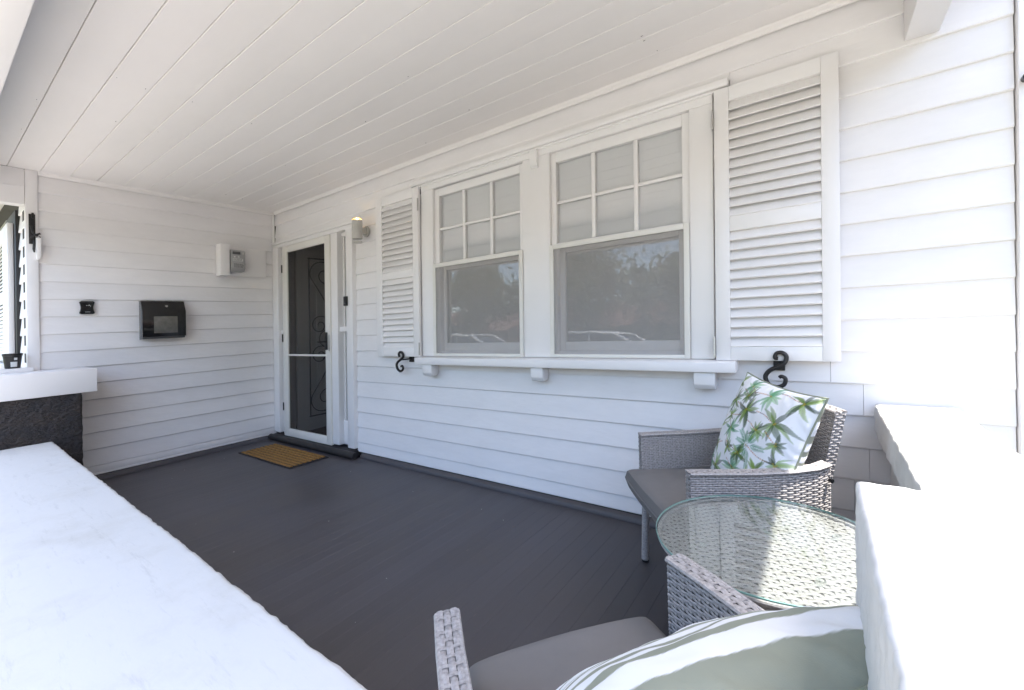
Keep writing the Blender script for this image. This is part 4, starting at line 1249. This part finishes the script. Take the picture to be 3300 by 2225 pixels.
top.build("woven_top", m_wick, tb, shear=False, smooth=True)["kind"] = "stuff"
MB().lathe([(0.01, -.03), (rad - .012, -.03), (rad - .012, -.018), (0.01, -.018)], 0, 0, 48, z=th_).build("top_core", m_wcore, tb, shear=False)
apn = MB()
def cyl(r0, r1, z0, z1):
    def f(u, v):
        a = u * 2 * math.pi; r_ = r0 + (r1 - r0) * v
        p = np.stack([r_ * np.cos(a), r_ * np.sin(a), z0 + (z1 - z0) * v], -1)
        return p, np.stack([np.cos(a), np.sin(a), 0 * a], -1)
    return f
weave(apn, cyl(rad - .035, rad, th_ - .085, th_ - .010), 2 * math.pi * rad, .075, row=.0095, stake=.026)
apn.tube([((rad + .001) * math.cos(a), (rad + .001) * math.sin(a), th_ - .010) for a in np.linspace(0, 2 * math.pi, 60, endpoint=False)], .006, 8, closed=True)
apn.build("table_apron", m_wick, tb, shear=False, smooth=True)
for k_ in range(4):
    a = math.pi / 4 + k_ * math.pi / 2
    lm = MB(); wrapped(lm, ((rad - .06) * math.cos(a), (rad - .06) * math.sin(a), th_ - .03), ((rad - .02) * math.cos(a), (rad - .02) * math.sin(a), .0), .016)
    lm.build("leg", m_wick, tb, shear=False, smooth=True)
gr = rad + .010
gt_ = MB().lathe([(gr - .0015, 0), (gr, .0012), (gr, .0048), (gr - .0015, .006)], 0, 0, 96, z=th_ - .001).build("glass_top", m_tglass, tb, shear=False)
gt_.data.materials.append(m_gedge)
for p_ in gt_.data.polygons:
    if abs(p_.normal.z) < .9: p_.material_index = 1
for k_ in range(4):
    a = .3 + k_ * math.pi / 2
    MB().lathe([(.010, 0), (.011, .0006), (.011, .0012), (.010, .0015)], .19 * math.cos(a), .19 * math.sin(a), 16, z=th_ - .003).build("glass_pad", m_tglass, tb, shear=False)

# ---------------------------------------------------------------- the street, seen in the window reflections
def tree(x, y, h, cr_, seed, label):
    rg = np.random.RandomState(seed)
    o = tag(empty("street_tree", (x, y, -.13)), label, "tree", "trees across the road")
    tm = MB(); tm.tube([(0, 0, 0), (.1, .05, h * .3), (0, 0, h * .6)], [.22, .16, .08], 8)
    for k_ in range(5):
        a = k_ * 1.3; tm.tube([(0.05, 0, h * .32), (cr_ * .5 * math.cos(a), cr_ * .5 * math.sin(a), h * .62), (cr_ * .8 * math.cos(a), cr_ * .8 * math.sin(a), h * .8)], [.09, .05, .02], 6)
    tm.build("trunk", m_bark, o, shear=False)
    nl = 5200
    cl = rg.randn(26, 3) * np.array([cr_ * .42, cr_ * .42, h * .16]) + np.array([0, 0, h * .68])
    c = cl[rg.randint(0, 26, nl)] + rg.randn(nl, 3) * cr_ * .17
    s_ = .14 + .1 * rg.rand(nl); d1 = rg.randn(nl, 3); d1 /= np.linalg.norm(d1, axis=1)[:, None]; d2 = np.cross(d1, rg.randn(nl, 3)); d2 /= np.linalg.norm(d2, axis=1)[:, None]
    vs = np.stack([c - d1 * s_[:, None], c + d2 * s_[:, None] * .45, c + d1 * s_[:, None], c - d2 * s_[:, None] * .45], 1).reshape(-1, 3)
    me = bpy.data.meshes.new("crown"); me.from_pydata(vs.tolist(), [], [(4 * i_, 4 * i_ + 1, 4 * i_ + 2, 4 * i_ + 3) for i_ in range(nl)]); me.materials.append(m_leaf)
    q = bpy.data.objects.new("crown", me); sc.collection.objects.link(q); q.parent = o
tree(-14, -21, 6.5, 3.0, 1, "leafy tree mirrored in the left window")
tree(-7, -23, 7.5, 3.4, 2, "tall leafy tree mirrored between the windows")
tree(-.5, -21.5, 6.0, 3.2, 3, "rounded leafy tree mirrored in the right window")
def car(x, y, flip, label):
    o = tag(empty("parked_car", (x, y, RZ), (0, 0, math.pi if flip else 0)), label, "car", "white cars parked at the kerb")
    lo = [(-2.15, .35), (-2.2, .75), (-2.05, .95), (-1.2, 1.02), (1.1, 1.04), (2.0, .95), (2.2, .7), (2.15, .35)]
    MB().prism(lo, 'y', -.86, .86).build("body", m_carp, o, shear=False, bevel=.06)
    up = [(-1.45, 1.0), (-.75, 1.42), (.1, 1.52), (.95, 1.46), (1.75, 1.02)]
    MB().prism(up, 'y', -.70, .70).build("windows", m_carg, o, shear=False, bevel=.03)
    for yy in (-.705, .705):
        fr_ = MB(); fr_.tube([(-1.5, yy * 1.08, 1.0), (-.78, yy, 1.44), (.1, yy, 1.54), (.95, yy, 1.48), (1.8, yy * 1.08, 1.02)], .045, 6); fr_.tube([(.15, yy * 1.05, 1.02), (.12, yy, 1.52)], .035, 6)
        fr_.build("roof_pillar", m_carp, o, shear=False, smooth=True)
    MB().prism([(-.75, 1.44), (.1, 1.54), (.95, 1.48), (.95, 1.51), (.1, 1.58), (-.75, 1.47)], 'y', -.70, .70).build("roof", m_carp, o, shear=False, bevel=.01)
    for wx in (-1.35, 1.35):
        for wy in (-.80, .80):
            MB().prism([(wx + .32 * math.cos(a), .32 + .32 * math.sin(a)) for a in np.linspace(0, 6.283, 20, endpoint=False)], 'y', wy - .1, wy + .1).build("wheel", m_tyre, o, shear=False, bevel=.02)
car(-6.6, -10.7, False, "white hatchback at the kerb mirrored in the left window")
car(-.6, -10.7, True, "white wagon at the kerb mirrored in the right window")
# unseen house added on the right to cut sky light on the wall
nh = tag(empty("sky_block_house", (0, 0, 0)), "unseen brown brick house added on the right to block sky light", "house")
MB().box(11.5, 19, -8.5, 9, gz, gz + 3.2).build("wall", mat("brown_brick", (.2, .13, .1), .9, var=.2, vscale=20), nh, shear=False)
MB().prism([(11.0, gz + 3.2), (19.5, gz + 3.2), (15.25, gz + 5.6)], 'y', -9, 9.5).build("roof", mat("brown_tiles", (.15, .09, .07), .9), nh, shear=False)
for yy in (-6.5, -1.5):
    MB().box(11.46, 11.5, yy - .8, yy + .8, gz + .9, gz + 2.2).build("window", m_carg, nh, shear=False)
# houses across the road
for (hx0, hx1, lab_, cc) in ((-27, -17, "low brick house across the road to the left", (.24, .12, .08)), (-13, -3, "cream rendered house across the road", (.5, .47, .4)), (1, 11, "brown brick house across the road to the right", (.2, .12, .09))):
    ho = tag(empty("street_house", (0, 0, 0)), lab_, "house", "houses across the road")
    MB().box(hx0, hx1, -36, -28, gz, gz + 2.8).build("wall", mat("far_wall", cc, .9), ho, shear=False)
    MB().prism([(-36.5, gz + 2.8), (-27.5, gz + 2.8), (-32, gz + 5)], 'x', hx0 - .4, hx1 + .4).build("roof", mat("far_roof", (.16, .08, .06), .9), ho, shear=False)
    for t_ in (.25, .7):
        wx = hx0 + (hx1 - hx0) * t_
        MB().box(wx - .8, wx + .8, -28.0, -27.94, gz + .9, gz + 2.2).build("window", m_carg, ho, shear=False)
